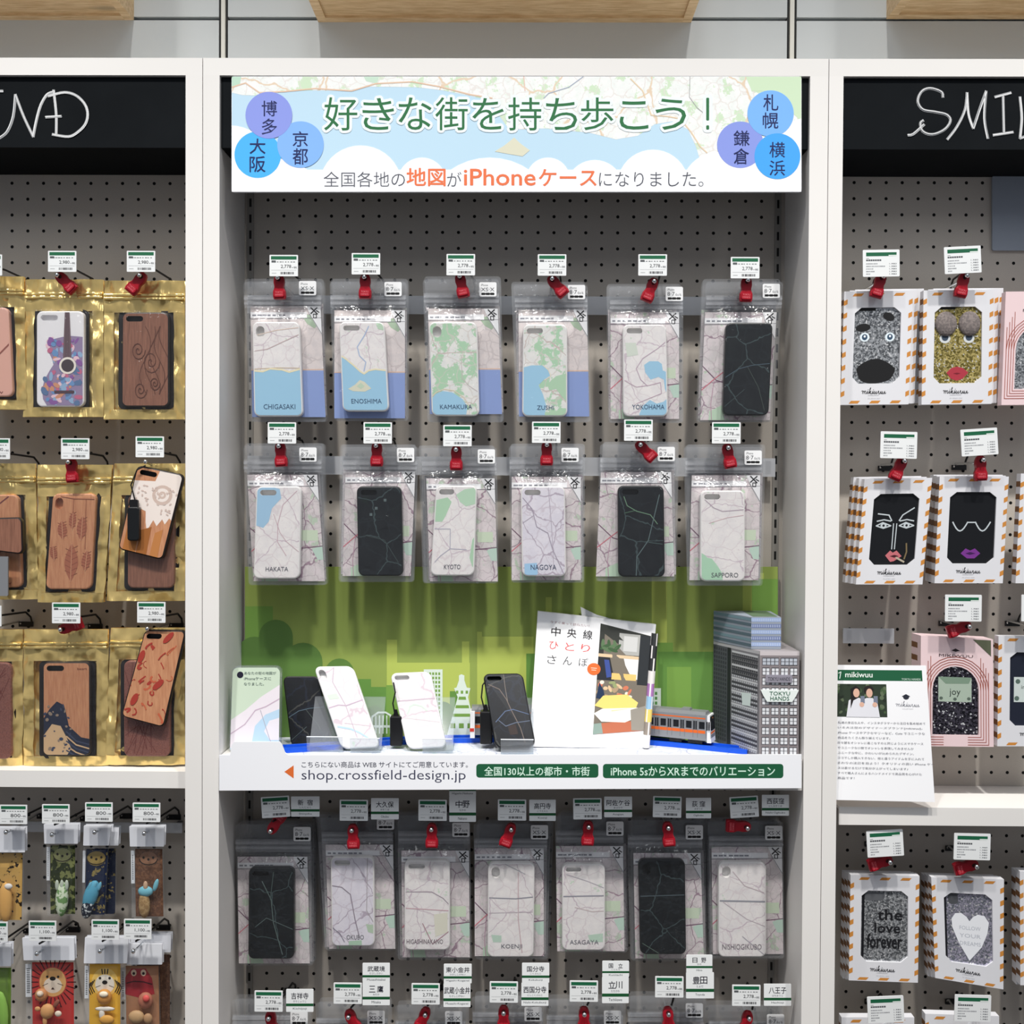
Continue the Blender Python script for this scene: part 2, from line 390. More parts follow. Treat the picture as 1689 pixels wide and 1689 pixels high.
# header boards
def header(x0, x1, label, strokes, zoom, ox):
    zb = at(844, 245, .006).z
    r = thing('chalkboard_header', label, 'chalkboard', ((x0+x1)/2, .006, zb), 'chalkboard headers')
    a = Art(pix(.006), r.location); a.box(x0+.001, x1-.001, .006, YB-.002, zb, ZR-.001, CHALKB); a.build('board', r)
    if strokes:
        a = Art(pix(.006), r.location)
        for st in strokes:
            pts = [(ox+x/zoom, y/zoom) for x, y in st]
            pts = smooth(pts, 5) if len(pts) > 2 else pts
            a.line(pts, 4.4, (176,177,178), 2)
            for k in range(4):
                d = random.uniform(-1.6, 1.6); a.line([(x+d, y+d*.6) for x, y in pts], 1.1, (238,238,238) if k%2 else (150,152,154), 3+k*.4)
        a.build('chalk_lettering', r)
header(XS1-.875, XL, 'black chalkboard header lettered ND across the left bay', [
 [(0,640),(35,610),(62,540),(72,440)],[(72,440),(110,540),(155,635)],[(155,635),(170,560),(190,490),(220,440),(252,427)],[(250,420),(262,530),(262,630)],
 [(225,447),(300,430),(355,445),(395,485),(408,530),(398,575),(365,612),(320,635),(245,625)],[(215,545),(285,541)],[(0,424),(14,424)]], 2.815, 0)
header(XC0, XC1, 'black header board behind the printed map banner', None, 1, 0)
header(XR, XS2+.875, 'black chalkboard header lettered SMIL across the right bay', [
 [(1305,460),(1297,435),(1245,418),(1205,433),(1186,478),(1210,518),(1270,530),(1322,543),(1340,572),(1312,613),(1255,636),(1210,622),(1198,585),(1212,570)],[(1140,640),(1165,634),(1215,590)],
 [(1325,660),(1370,600),(1408,520),(1418,440)],[(1418,440),(1425,540),(1447,608)],[(1447,608),(1480,510),(1508,432)],[(1508,432),(1500,560),(1516,655)],
 [(1550,460),(1625,440)],[(1588,452),(1592,630)],[(1542,640),(1635,626)],[(1668,460),(1676,560),(1668,655)],[(1668,655),(1710,640)]], 2.867, 1100)
# crates on the wall
def crate(p0, p1, pyb, label, px0=None, px1=None):
    x0, x1, z = at(p0, pyb, WY).x, at(p1, pyb, WY).x, at(844, pyb, WY).z
    yf = WY-.155; r = thing('wooden_crate', label, 'crate', ((x0+x1)/2, WY-.08, z), 'pine crates on the wall'); o = r.location
    t = .014
    a = Art(pix(0), o); a.box(x0+t, x1-t, yf+.012, WY-.016, z+.004, z+.016, PINE); a.build('bottom_board', r)
    for q0, q1 in ((x0, x0+t), (x1-t, x1)):
        a = Art(pix(0), o); a.box(q0, q1, yf, WY, z, z+.3, PINE); a.build('side_board', r)
    a = Art(pix(0), o); a.box(x0+t, x1-t, WY-.016, WY, z-.0, z+.3, PINE); a.build('back_board', r)
    a = Art(pix(0), o); a.box(x0+t, x1-t, yf, yf+.012, z, z+.12, PINE); a.build('front_board', r)
crate(-330, 221, 34, 'pine crate on the wall above the left bay')
crate(525, 1140, 37, 'wide pine crate on the wall above the middle bay')
crate(1462, 1990, 31, 'pine crate on the wall above the right bay')
# ------------------------------------------------------------------ header banner
BY = .0
a = Art(pix(BY), at(852, 317, BY)); fr = pix(BY)
root = thing('banner_sign', 'white and blue map banner with big green lettering across the middle bay', 'sign', a.org)
SEA, SEAP = (160,203,228), (192,222,240)
a.rslab(382, 126, 1322, 317, 4, 0, -.003, (248,249,252))
a.rect(382.5, 126.5, 1321.5, 285, SEAP, 1)
a.poly([(382.5,126.5),(382.5,153),(400,157),(430,158),(458,153),(508,149),(567,150),(612,143),(686,144),(730,149),(775,158),(805,165),(840,214),(900,212),(972,219),(1016,230),(1052,224),(1080,205),(1110,200),(1135,214),(1148,242),(1154,262),(1175,275),(1321.5,275),(1321.5,126.5)], MAPH, 2)
a.poly([(382.5,126.5),(398,126.5),(396,138),(382.5,146)], (190,222,200), 3)
a.poly([(600,126.5),(625,126.5),(622,138),(604,134)], (200,226,205), 3)
a.poly([(1230,126.5),(1321.5,126.5),(1321.5,200),(1300,180),(1270,150),(1240,150)], (208,230,196), 3)
a.line([(382.5,144),(405,137),(428,153),(470,151),(520,146),(580,150),(620,138),(680,135),(725,143),(775,156),(812,162)], 2.2, (228,196,170), 4)
a.line([(1040,130),(1060,150),(1074,190),(1100,192),(1122,196),(1140,218),(1155,242),(1166,252)], 2, (232,208,176), 4)
a.line([(897,162),(905,154),(938,144),(962,126.5)], 1.4, (170,180,196), 4)
a.line([(1138,126.5),(1137,160),(1150,178),(1165,190)], 1.2, (178,178,178), 4)
a.line([(864,126.5),(866,150)], 1.6, (236,200,186), 4)
a.poly([(816,250),(832,240),(848,227),(860,238),(874,248),(862,258),(838,254)], (222,220,196), 3)
for cx, top, hw in ((380,207,70),(455,262,60),(595,240,65),(696,260,38),(808,260,74),(904,260,35),(981,264,41),(1077,247,56),(1185,251,56),(1270,248,50),(1330,195,45)):
    h = 287-top; r = (h*h+hw*hw)/(2*h); a.con = [(382.5,126.5),(1321.5,126.5),(1321.5,300),(382.5,300)]
    a.poly(ell(cx, top+r, r, r, 40), (248,249,252), 5)
a.con = None
a.rect(382.5, 280, 1321.5, 316.5, (248,249,252), 5.5)
for cx, cy_, r, col, l in ((425.3,255.5,38.4,(72,180,252),6),(495.8,238.7,38.4,(132,182,248),7),(443.7,190.3,38.6,(140,154,230),8),(1221,239,38.4,(138,154,228),6),(1270.8,187.5,38.2,(122,182,250),7),(1282,258,37.8,(66,166,248),8)):
    a.poly(ell(cx, cy_, r, r, 48), col, l)
NAVY = (18,30,88)
for ch, x0, y0, x1, y1 in (('博',432,166.6,457,192),('多',432,196,457,222),('京',483,217,508,242),('都',483,245,508,271.7),('大',412,229,438,254),('阪',412,258,438,284),('札',1259,156,1283.5,183),('幌',1258,186,1283.5,212),('鎌',1210,215.5,1236,240.6),('倉',1210,245,1235,271),('横',1269,234.7,1294.5,260),('浜',1269,265,1294.5,290)):
    a.text(ch, x0, y0, x1, y1, NAVY, 10, .006)
a.build('banner_panel', root)
a = Art(fr, root.location)
for ch, x0, x1, y0, y1 in (('好',534.7,589.4,160.7,215.5),('き',598,650,162,214.5),('な',657.5,712,161,214.5),('街',718,771.5,160.7,215),('を',779,831,162,214),('持',838,892.7,161,215.5),('ち',900.7,952,162,214.5),('歩',958.4,1011.7,161,215),('こ',1022,1069.4,167,214),('う',1081,1131.6,163,214.5),('！',1163.5,1171,161.5,214)):
    e = 4.6
    if ch == '！':
        a.rslab(1167.2-8, 156, 1167.2+8, 219, 6, 7*L, 5*L, (238,246,248)); a.rslab(1164.7, 161.5, 1169.5, 199, 1.5, 9*L, 7*L, (36,110,62)); a.rslab(1164.7, 207, 1169.5, 214, 1.5, 9*L, 7*L, (36,110,62)); continue
    [a.text(ch, x0+e*math.cos(q*.5236), y0+e*math.sin(q*.5236), x1+e*math.cos(q*.5236), y1+e*math.sin(q*.5236), (238,246,248), 7+q*.06, 0, 3) for q in range(12)]
    a.text(ch, x0, y0, x1, y1, (36,110,62), 9, 0, 3)
G_ = (84,86,96)
for s_, x0, x1, y0, y1, col, of in (('全国各地の',534,668,283.5,308.7,G_,-.006),('地図',671,734.5,277.6,307,(236,118,72),.02),('が',737.5,761,284,308,G_,-.006),('iPhone',765.6,883,279,306,(236,118,72),.02),('ケース',889,983.6,279.5,307,(236,118,72),.02),('になりました。',988,1160,284,308,G_,-.006)):
    a.text(s_, x0, y0, x1, y1, col, 9, of, 3)
a.build('lettering', root)
# ------------------------------------------------------------------ shelves
def shelf(x0, x1, pf, pb, yf, label):
    zt, zb = at(844, pf, yf).z, at(844, pb, yf).z
    r = thing('display_shelf', label, 'shelf', ((x0+x1)/2, yf, zb), 'white shelves'); o = r.location
    a = Art(pix(0), o); a.box(x0, x1, yf+.004, YB-.001, zt-.004, zt, WHITEP); a.build('shelf_board', r)
    a = Art(pix(0), o); a.box(x0, x1, yf, yf+.004, zb, zt, WHITEP); a.build('front_edge', r)
    return zt
shelf(XS1-.872, XL-.002, 1277, 1304.5, .03, 'white shelf under the gold pouches')
ZS = shelf(XC0+.001, XC1-.001, 1250, 1300, .004, 'white shelf behind the printed shelf strip in the middle bay')
shelf(at(1384,1340,.02).x, XS2+.873, 1326.5, 1356, .02, 'white shelf under the leaning information sheet')
# map sheet lying on the shelf
a = Art(pix(0), (0, .07, ZS)); a.box(XC0+.02, XC1-.003, .008, .124, ZS, ZS+.001, MAPF)
tag(a.build('map_sheet'), 'pale printed map sheet lying flat on the middle shelf', 'map')
# shelf strip sign
SY = -.003
a = Art(pix(SY), at(844, 1303, SY)); root = thing('shelf_sign', 'long white printed strip with two green badges along the shelf', 'sign', a.org)
tab = [(361.5,1245.5),(379,1245.5),(382,1228),(387,1223.5),(461,1223.5),(465,1228),(470,1241),(475,1245.5),(1322,1244.5),(1322,1300),(361.5,1304)]
a.slab(tab, 0, -.002, (247,248,252)); a.build('strip_panel', root)
a = Art(pix(SY), root.location)
a.poly([(469,1273),(484.4,1284),(484.4,1262.3)], (226,112,52), 1); a.build('arrow_mark', root); a = Art(pix(SY), root.location)
a.text('こちらにない商品は WEB サイトにてご用意しています。', 497.5, 1256, 771.6, 1266.3, (60,62,80), 1, .006)
a.text('shop.crossfield-design.jp', 497.5, 1269.7, 768, 1291, (66,68,90), 1, -.004, 3)
a.build('lettering', root)
for b_, t_, q_ in (((785.6,1260,987,1282.6), '全国130以上の都市・市街', (799,1264.5,972.4,1279.6)), ((994.5,1260,1292,1283.5), 'iPhone 5sからXRまでのバリエーション', (1007.6,1264,1278,1279.8))):
    a = Art(pix(SY), root.location); a.poly(rr(*b_, 5), GREEN, 1); a.text(t_, *q_, (214,244,226), 3, .016); a.build('badge', root)
# green skyline board
GY = .128
a = Art(pix(GY), at(844, 1228, GY)); root = thing('backdrop_board', 'green skyline backdrop board standing behind the shelf display', 'backdrop', a.org)
a.slab([(404,935),(1283,935),(1283,1232),(404,1232)], 0, -.004, (150,168,84))
LG, DG, MG, WG = (186,200,98), (104,148,70), (124,164,76), (226,238,226)
def blk(x0, y0, x1, c, l=1): a.rect(x0, y0, x1, 1231.8, c, l)
for x0, y0, x1, c in ((404,1000,450,MG),(452,1070,496,LG),(638,1055,655,LG),(640,1093,775,LG),(762,1058,774,LG),(787,1042,795,LG),(795,1050,880,LG),(900,985,910,LG),(1075,940,1100,LG),(1080,1060,1110,MG),(1225,945,1260,LG),(1240,955,1283,MG),(1120,1130,1150,LG),(1145,1140,1183,LG)): blk(x0, y0, x1, c, 1)
for x0, y0, x1, c in ((590,1120,612,DG),(597,1133,637,DG),(637,1130,660,MG),(742,1140,770,DG),(868,1078,884,DG),(1085,1075,1180,DG),(1100,1100,1140,MG),(800,1118,830,MG),(930,1090,990,DG)): blk(x0, y0, x1, c, 2)
for cx, cy_, r in ((455,1050,28),(500,1092,32),(420,1080,30),(560,1110,24),(618,1180,16),(730,1175,18),(1080,1180,20)): a.poly(ell(cx, cy_, r, r), (98,134,66), 2.5); a.rect(cx-r, cy_, cx+r, 1231.8, (98,134,66), 2.4)
# white pictograms
a.rect(699,1104,730,1218,WG,4)
for i in range(5):
    for j in range(14): a.rect(703+i*5,1109+j*7,706+i*5,1113+j*7,MG,5)
a.poly([(737,1213),(755,1150),(749,1135),(753,1134),(757,1122),(757,1114),(761,1112),(766,1114),(766,1122),(770,1134),(776,1135),(772,1150),(787,1213)], WG, 4)
for y in (1149,1163,1177): a.poly([(757-(y-1149)*.35,y),(768+(y-1149)*.35,y),(769+(y-1149)*.35,y+5),(756-(y-1149)*.35,y+5)], MG, 5)
for i in range(3): a.rect(752+i*8,1139,756+i*8,1144,MG,5); a.rect(743+i*14,1193,751+i*14,1201,MG,5)
a.line([(610,1200),(614,1182),(624,1175),(636,1175),(648,1182)], 3, WG, 4); a.rect(608,1196,650,1200,WG,4)
for i in range(6): a.rect(613+i*6,1180,615+i*6,1210,WG,4.5)
a.rect(1069,1135,1090,1171,WG,4)
for i in range(2):
    for j in range(4): a.rect(1074+i*6,1141+j*8,1078+i*6,1146+j*8,(90,150,80),5)
a.build('printed_panel', root)
# hook rails
def rail(p0, p1, y0, y1, Y, label):
    q0, q1 = at(p0, y1, Y), at(p1, y0, Y); a = Art(pix(Y), q0); a.box(q0.x, q1.x, Y, Y+.004, q0.z, q1.z, RAILM)
    for x in (q0.x+.01, q1.x-.01): a.box(x-.004, x+.004, Y+.004, YB-.001, q0.z+.004, q1.z-.004, paint((110,110,112), .4))
    tag(a.build('hook_rail'), label, 'rail', 'hook rails')
rail(408,1280,490,517,.118,'grey plastic hook rail behind the topmost pouches of the middle bay')
rail(408,1279,756,782,.118,'grey plastic hook rail behind the second pouch row of the middle bay')
rail(1391,1475,1037,1061,.118,'short grey hook rail left of the pink arch carton')
rail(20,300,1358,1372,.118,'hook rail behind the upper row of finger puppets')
a = Art(pix(YB-.006), at(1660,350,YB-.006)); a.rslab(1637,290,1790,413,3,0,-.004,paint((150,158,170), .45))
tag(a.build('grey_panel'), 'blue-grey blank panel on the pegboard of the right bay', 'panel')
# ------------------------------------------------------------------ hook, lock and tag prototypes
TY = .03
def hook_proto():
    r = bpy.data.objects.new('peg_hook', None); Lh = YB-TY-.002
    a = Art(pix(0)); a.tube([(0,0,0),(0,.012,-.0015),(0,.03,-.003),(0,Lh-.008,-.003),(0,Lh,-.008)], .0017, CHROME); a.blob((0,-.0005,.0004), (.0034,.0034,.0036), CHROME); merge_smooth(a.build('prong', r))
    a = Art(pix(0)); a.tube([(.017,Lh,-.006),(.0175,Lh-.006,.004),(.016,Lh-.02,.013),(.012,.03,.0155),(.006,.006,.0155),(.004,-.001,.0155)], .0016, BLACKW); merge_smooth(a.build('label_arm', r))
    a = Art(pix(0)); a.box(-.003,.0195,Lh-.003,Lh,-.012,-.004,BLACKW); a.build('base_clip', r)
    return r
def lock_proto():
    r = bpy.data.objects.new('security_lock', None)
    a = Art(plane((0,.006,.0065), (.001,0,0), (0,0,-.001), (0,-1,0)))
    o = [(-5.5,1.5),(-3,-.5),(3,-.5),(5.5,1.5),(7.6,6),(8.2,12),(7.2,17),(7.4,20),(9.4,25),(9.6,32),(8.4,36.5),(-8.4,36.5),(-9.6,32),(-9.4,25),(-7.4,20),(-7.2,17),(-8.2,12),(-7.6,6)]
    sc = lambda k: [(x*k, 18+(y-18)*(1-(1-k)*.6)) for x, y in o]
    a.rings([(sc(.93),-.009),(o,-.007),(o,-.002),(sc(.94),-.0006),(sc(.8),0)], RED)
    a.rings([(rr(-8.2,23.5,8.2,34,3),-.001),(rr(-7.6,24.2,7.6,33.4,3),.0014)], RED)
    a.poly(ell(0,7,3,3.6,16), (60,6,12), 1); lb = a.build('lock_body', r)
    a = Art(plane((0,.0046,.0065), (.001,0,0), (0,0,-.001), (0,-1,0)))
    a.text('TOKYU', -5.5, 25.3, 5.5, 28, (232,120,128), 1); a.text('HANDS', -5.5, 29, 5.5, 31.7, (232,120,128), 1); a.build('lock_print', lb)
    return r
def tag_proto(kind, price, w, h):
    r = bpy.data.objects.new('price_tag', None); W, H = w*.89e-3, h*.89e-3
    a = Art(plane((-W/2,0,H/2), (W/100,0,0), (0,0,-H/100), (0,-1,0)))
    P = paint((236,238,238), .4); a.rslab(0,0,100,100,3,0,-.0012,P)
    rnd = random.Random(price)
    if kind == 'A':
        a.rect(5,6,95,22,(24,100,66),1)
        for k in range(9): a.rect(7+k*9.5,31,7+k*9.5+rnd.uniform(4,8),35,(120,124,124),1)
        a.rect(7,26,22,36,(90,94,96),1); a.text(price, 40,46,76,64,(44,46,50),1,.004); a.text('+税', 78,54,96,64,(70,72,76),1)
        a.rect(6,71,94,72.5,(190,192,192),1)
        for k in range(16): a.rect(38+k*3,80,39+k*3+rnd.random()*1.6,91,(60,60,64),1)
        a.rect(8,84,24,87,(190,192,192),1)
    else:
        a.rect(9,10,92,24,(22,96,64),1); a.rect(70,20,92,24,(225,235,228),2)
        a.rect(9,31,17,33,(150,150,150),1)
        for k in range(7): a.rect(9+k*6,36,14+k*6,42,(84,86,90),1)
        for j in range(5):
            e = (34,54,20,26,12)[j]; y = 50+j*9.5
            for k in range(int(e/4)): a.rect(9+k*4,y,9+k*4+rnd.uniform(2,3.4),y+4,(150,152,156),1)
            a.text('1,980', 72,y,92,y+5.5,(96,98,104),1)
    a.build('card', r); return r
HK, LK = hook_proto(), lock_proto()
TG = {'2,778': tag_proto('A','2,778',47,35), '2,980': tag_proto('A','2,980',47,34.5), '800': tag_proto('A','800',46,32), '1,100': tag_proto('A','1,100',46,33.5), 'B': tag_proto('B','1,980',60,44)}
def fixings(desc, tip, tagxy=None, price=None, lock=None, trot=0, grp=''):
    p = at(tip[0], tip[1], TY)
    dup(HK, p, 0, 'chrome tipped peg hook of '+desc, 'hook', 'peg hooks')
    if tagxy: dup(TG[price], at(tagxy[0], tagxy[1], TY-.004), math.radians(trot), 'white price tag with green bar above '+desc, 'price tag', 'price tags')
    if lock is not None: dup(LK, p+Vector((0,.001,0)), math.radians(lock), 'red security lock on '+desc, 'security lock', 'red security locks')
# ------------------------------------------------------------------ map case pouches
def case_hole(W, H, kind):
    if kind == 'X': return rr(W*.075, H*.045, W*.255, H*.165, W*.09)
    return rr(W*.09, H*.04, W*.45, H*.098, W*.09)
def case_mesh(a, fr, kind, body, hf, hb, art=None, r=10, edge=None):
    W, H = fr.W, fr.H; hole = case_hole(W, H, kind) if kind else None
    a.on(fr); a.rslab(0,0,W,H,r,hf,hb,edge or body,2.2,hole)
    con = rr(2.2,2.2,W-2.2,H-2.2,r-2.2,6)
    if art:
        base = a.fr; a.fr = Fr(lambda p, q: base.fn(p, q)+base.n*hf, base.n, W, H); a.con = con
        if edge:
            a.con = None; (a.ring(con, hole, body, L*.6) if hole else a.poly(con, body, .6)); a.con = con
        art(a, W, H, hole); a.con = None; a.fr = base
def P(a, pts, W, H, col, lay=2): a.poly([(x*W, y*H) for x, y in pts], col, lay)
def Ln(a, pts, W, H, w, col, lay=3): a.line([(x*W, y*H) for x, y in pts], w, col, lay)
def T(a, s, W, H, u0, u1, v0, v1, col, lay=5): a.text(s, u0*W, (v0-.01)*H, u1*W, (v1+.012)*H, tuple(int(c*.8) for c in col), lay, 0)
TXT = (70,108,146)
def chig(a,W,H,h):
    P(a,[(0,.52),(.2,.53),(.35,.5),(.6,.51),(.75,.535),(1,.5),(1,1),(0,1)],W,H,SEA); Ln(a,[(0,.515),(.2,.525),(.35,.495),(.6,.505),(.75,.53),(1,.495)],W,H,3,(236,226,192)); Ln(a,[(0,.5),(.5,.485),(1,.49)],W,H,1.2,(206,186,160)); Ln(a,[(0,.31),(.3,.29),(.6,.22),(1,.13)],W,H,1.3,(200,180,180)); Ln(a,[(.1,.14),(.5,.09),(1,.06)],W,H,1.2,(225,205,190)); T(a,'CHIGASAKI',W,H,.2,.85,.88,.91,TXT)
def enos(a,W,H,h):
    P(a,[(0,.38),(.12,.42),(.3,.5),(.42,.56),(.5,.59),(.6,.55),(.75,.535),(1,.55),(1,1),(0,1)],W,H,SEA); Ln(a,[(0,.375),(.12,.415),(.3,.495),(.42,.555),(.5,.58),(.6,.545),(.75,.53),(1,.545)],W,H,2.6,(236,226,192)); P(a,[(.14,.75),(.3,.7),(.4,.65),(.5,.67),(.64,.745),(.5,.78),(.25,.775)],W,H,(220,218,196),3); P(a,[(.33,.72),(.42,.68),(.5,.72),(.42,.75)],W,H,(196,214,190),4); Ln(a,[(.65,.05),(.55,.15),(.38,.28),(.42,.38),(.55,.45),(.5,.55)],W,H,1.6,(172,190,220)); P(a,[(.8,.0),(1,.0),(1,.1),(.85,.08)],W,H,(190,216,190)); T(a,'ENOSHIMA',W,H,.2,.85,.87,.9,TXT)
def kama(a,W,H,h):
    P(a,[(0,.83),(.1,.765),(.25,.735),(.45,.75),(.65,.82),(.75,.9),(.72,1),(0,1)],W,H,SEA); Ln(a,[(0,.8),(.12,.745),(.28,.715),(.48,.73),(.68,.8),(.8,.9)],W,H,1.6,(224,212,190)); Ln(a,[(.65,.35),(.66,.6),(.8,.68),(1,.75)],W,H,1.1,(205,192,192)); T(a,'KAMAKURA',W,H,.18,.85,.89,.915,TXT)
def zush(a,W,H,h):
    P(a,[(0,.47),(.2,.445),(.45,.445),(.57,.5),(.62,.56),(.48,.6),(.36,.66),(.46,.76),(.53,.88),(.5,1),(0,1)],W,H,SEA); Ln(a,[(.45,.44),(.58,.495),(.63,.56),(.49,.605)],W,H,1.6,(232,224,204)); P(a,[(.55,.65),(.75,.56),(1,.53),(1,.85),(.9,.8),(.75,.7),(.6,.72)],W,H,(178,210,180)); P(a,[(.5,.96),(.7,.94),(.95,.95),(.9,1),(.5,1)],W,H,(178,210,180)); T(a,'ZUSHI',W,H,.33,.7,.89,.915,TXT)
def yoko(a,W,H,h):
    P(a,[(.48,.44),(.6,.4),(.8,.4),(.88,.43),(.9,.5),(1,.52),(1,.78),(.94,.7),(.92,.6),(.8,.57),(.62,.6),(.5,.52)],W,H,SEA); P(a,[(.36,.97),(.45,.88),(.6,.82),(.75,.86),(.9,.84),(1,.8),(1,1),(.36,1)],W,H,SEA); Ln(a,[(1,.18),(.8,.26),(.45,.37),(.3,.48),(.4,.6),(.55,.67)],W,H,1.3,(190,168,184)); Ln(a,[(0,.6),(.3,.68),(.6,.66),(.84,.63),(.86,.75),(.6,.8),(.3,.86)],W,H,1.2,(196,172,186)); P(a,[(.05,.2),(.3,.2),(.35,.33),(.1,.35)],W,H,(214,222,210)); T(a,'YOKOHAMA',W,H,.2,.92,.88,.91,TXT)
def haka(a,W,H,h):
    o = clip([(0,0),(.3*W,0),(.52*W,.03*H),(.56*W,.13*H),(.36*W,.24*H),(.3*W,.38*H),(.18*W,.45*H),(0,.42*H)], a.con); a.con = None; a.ring(o, h, (164,200,226), 2*L); a.con = rr(2.2,2.2,W-2.2,H-2.2,8,6)
    Ln(a,[(.4,.3),(.55,.5),(.7,.6),(1,.72)],W,H,1.1,(206,180,188)); Ln(a,[(.9,.05),(.6,.2),(.5,.4),(.5,.6),(.7,.75)],W,H,1.1,(206,176,186)); T(a,'HAKATA',W,H,.26,.75,.88,.905,(120,122,134))
def kyot(a,W,H,h):
    P(a,[(.02,.16),(.3,.13),(.4,.18),(.28,.33),(.2,.4),(0,.4)],W,H,(178,212,182)); P(a,[(.5,.1),(.7,.04),(1,.02),(1,.2),(.75,.23),(.6,.18)],W,H,(186,216,190)); P(a,[(1,.55),(.93,.6),(.88,.8),(.95,.9),(1,.9)],W,H,(178,212,182)); Ln(a,[(0,.48),(.4,.48),(.42,.7),(.2,.78),(.08,.85)],W,H,1.3,(182,180,194)); Ln(a,[(.42,.7),(.8,.71)],W,H,1.3,(182,180,194)); T(a,'KYOTO',W,H,.3,.68,.885,.915,(100,104,120))
def nago(a,W,H,h):
    P(a,[(.06,.86),(.34,.85),(.36,.97),(.3,1),(.06,1)],W,H,(166,206,236)); Ln(a,[(.05,.13),(.25,.25),(.35,.45),(.6,.52),(.7,.7),(.95,.98)],W,H,1.3,(166,156,172)); Ln(a,[(0,.42),(.3,.32)],W,H,1.1,(180,170,184)); Ln(a,[(.62,0),(.68,.4),(.72,.9)],W,H,1,(186,176,190)); T(a,'NAGOYA',W,H,.2,.78,.88,.915,(92,104,136))
def sapp(a,W,H,h):
    P(a,[(0,.68),(.1,.71),(.16,.74),(.26,.75),(.4,.84),(.5,.92),(.5,1),(0,1)],W,H,(176,214,186)); Ln(a,[(.1,.1),(.3,.19),(.5,.23),(1,.21)],W,H,1.3,(184,168,180)); Ln(a,[(.2,.36),(.6,.3),(1,.27)],W,H,1,(214,186,190)); T(a,'SAPPORO',W,H,.25,.85,.915,.945,(120,126,130))
def dark1(a,W,H,h): Ln(a,[(0,.6),(.3,.5),(.6,.46),(1,.44)],W,H,1.1,(74,92,104)); Ln(a,[(.5,.48),(.75,.7),(.9,.95)],W,H,1,(64,74,70)); Ln(a,[(0,.92),(.45,.72)],W,H,1,(60,72,74))
def dark2(a,W,H,h): Ln(a,[(.2,.55),(.6,.6),(.9,.85)],W,H,1,(64,76,76)); [P(a,[(x,y),(x+.06,y),(x+.06,y+.03),(x,y+.03)],W,H,(92,106,108)) for x, y in ((.6,.14),(.4,.23),(.28,.3))]
def dark3(a,W,H,h): Ln(a,[(.13,.12),(.2,.22),(.4,.28),(.7,.32),(.85,.42)],W,H,1.4,(104,136,112)); Ln(a,[(.9,.1),(.75,.4),(.65,.6),(.4,.78),(.38,1)],W,H,1.4,(92,110,112)); Ln(a,[(.65,.62),(.95,.64)],W,H,1,(76,96,96)); Ln(a,[(.15,.3),(.4,.27)],W,H,1.1,(80,110,90))
def dark4(a,W,H,h): Ln(a,[(.3,.15),(.5,.35),(.55,.6),(.75,.95)],W,H,1.4,(88,104,102)); Ln(a,[(.15,.65),(.4,.55),(1,.68)],W,H,1.2,(84,98,98)); Ln(a,[(.55,.05),(.48,.35)],W,H,1,(74,90,88))
def dark5(a,W,H,h): Ln(a,[(0,.385),(1,.37)],W,H,1.6,(74,86,92)); Ln(a,[(.05,.88),(.45,1)],W,H,1.2,(84,100,92))
def okub(a,W,H,h): Ln(a,[(0,.32),(.25,.34),(.45,.42),(.55,.7),(.65,.9)],W,H,1.6,(150,140,152)); Ln(a,[(.85,0),(.82,.6),(1,.75)],W,H,1.1,(176,168,172)); P(a,[(.8,.75),(1,.76),(1,.86),(.85,.84)],W,H,(186,206,182)); P(a,[(.4,.94),(.7,.93),(.7,1),(.4,1)],W,H,(176,206,182)); Ln(a,[(0,.78),(.2,.86),(.3,.95)],W,H,1.2,(130,126,140)); T(a,'OKUBO',W,H,.35,.75,.88,.91,(150,150,156))
def naka(a,W,H,h): Ln(a,[(0,.35),(.6,.35),(.85,.42),(1,.5)],W,H,1.3,(164,150,162)); Ln(a,[(0,.53),(1,.56)],W,H,1.4,(206,170,178)); Ln(a,[(.4,.7),(.62,.93),(1,.78)],W,H,1.4,(178,140,150)); P(a,[(.65,.6),(.95,.58),(.95,.8),(.68,.85)],W,H,(224,222,206)); T(a,'HIGASHINAKANO',W,H,.05,.85,.885,.915,(150,136,146))
def koen(a,W,H,h): Ln(a,[(0,.37),(.6,.38),(1,.36)],W,H,1.8,(150,150,160)); Ln(a,[(.3,.0),(.6,.07),(.8,.12)],W,H,1.2,(180,180,186)); Ln(a,[(.65,.1),(.66,.6),(.75,.95)],W,H,1.4,(206,180,184)); Ln(a,[(0,.53),(1,.52)],W,H,1.2,(200,190,196)); P(a,[(.08,.76),(.3,.77),(.3,.84),(.12,.84)],W,H,(188,212,196)); T(a,'KOENJI',W,H,.3,.75,.87,.905,(140,140,150))
def asag(a,W,H,h): Ln(a,[(0,.375),(1,.365)],W,H,2,(150,150,160)); Ln(a,[(.1,.12),(.6,.2),(1,.28)],W,H,1.2,(186,180,188)); Ln(a,[(.3,.5),(.7,.55),(1,.54)],W,H,1.2,(206,190,190)); P(a,[(.6,.82),(.95,.8),(.95,.9),(.65,.9)],W,H,(190,214,196)); T(a,'ASAGAYA',W,H,.18,.85,.885,.915,(150,150,160))
def nish(a,W,H,h): Ln(a,[(0,.405),(1,.415)],W,H,2.6,(150,152,160)); Ln(a,[(.3,.1),(.55,.25),(.95,.32)],W,H,1.2,(196,180,186)); Ln(a,[(.1,.42),(.6,.6),(1,.68)],W,H,1.1,(196,184,190)); Ln(a,[(.5,.78),(.95,.97)],W,H,1.3,(176,172,182)); T(a,'NISHIOGIKUBO',W,H,.08,.9,.87,.905,(160,150,158))
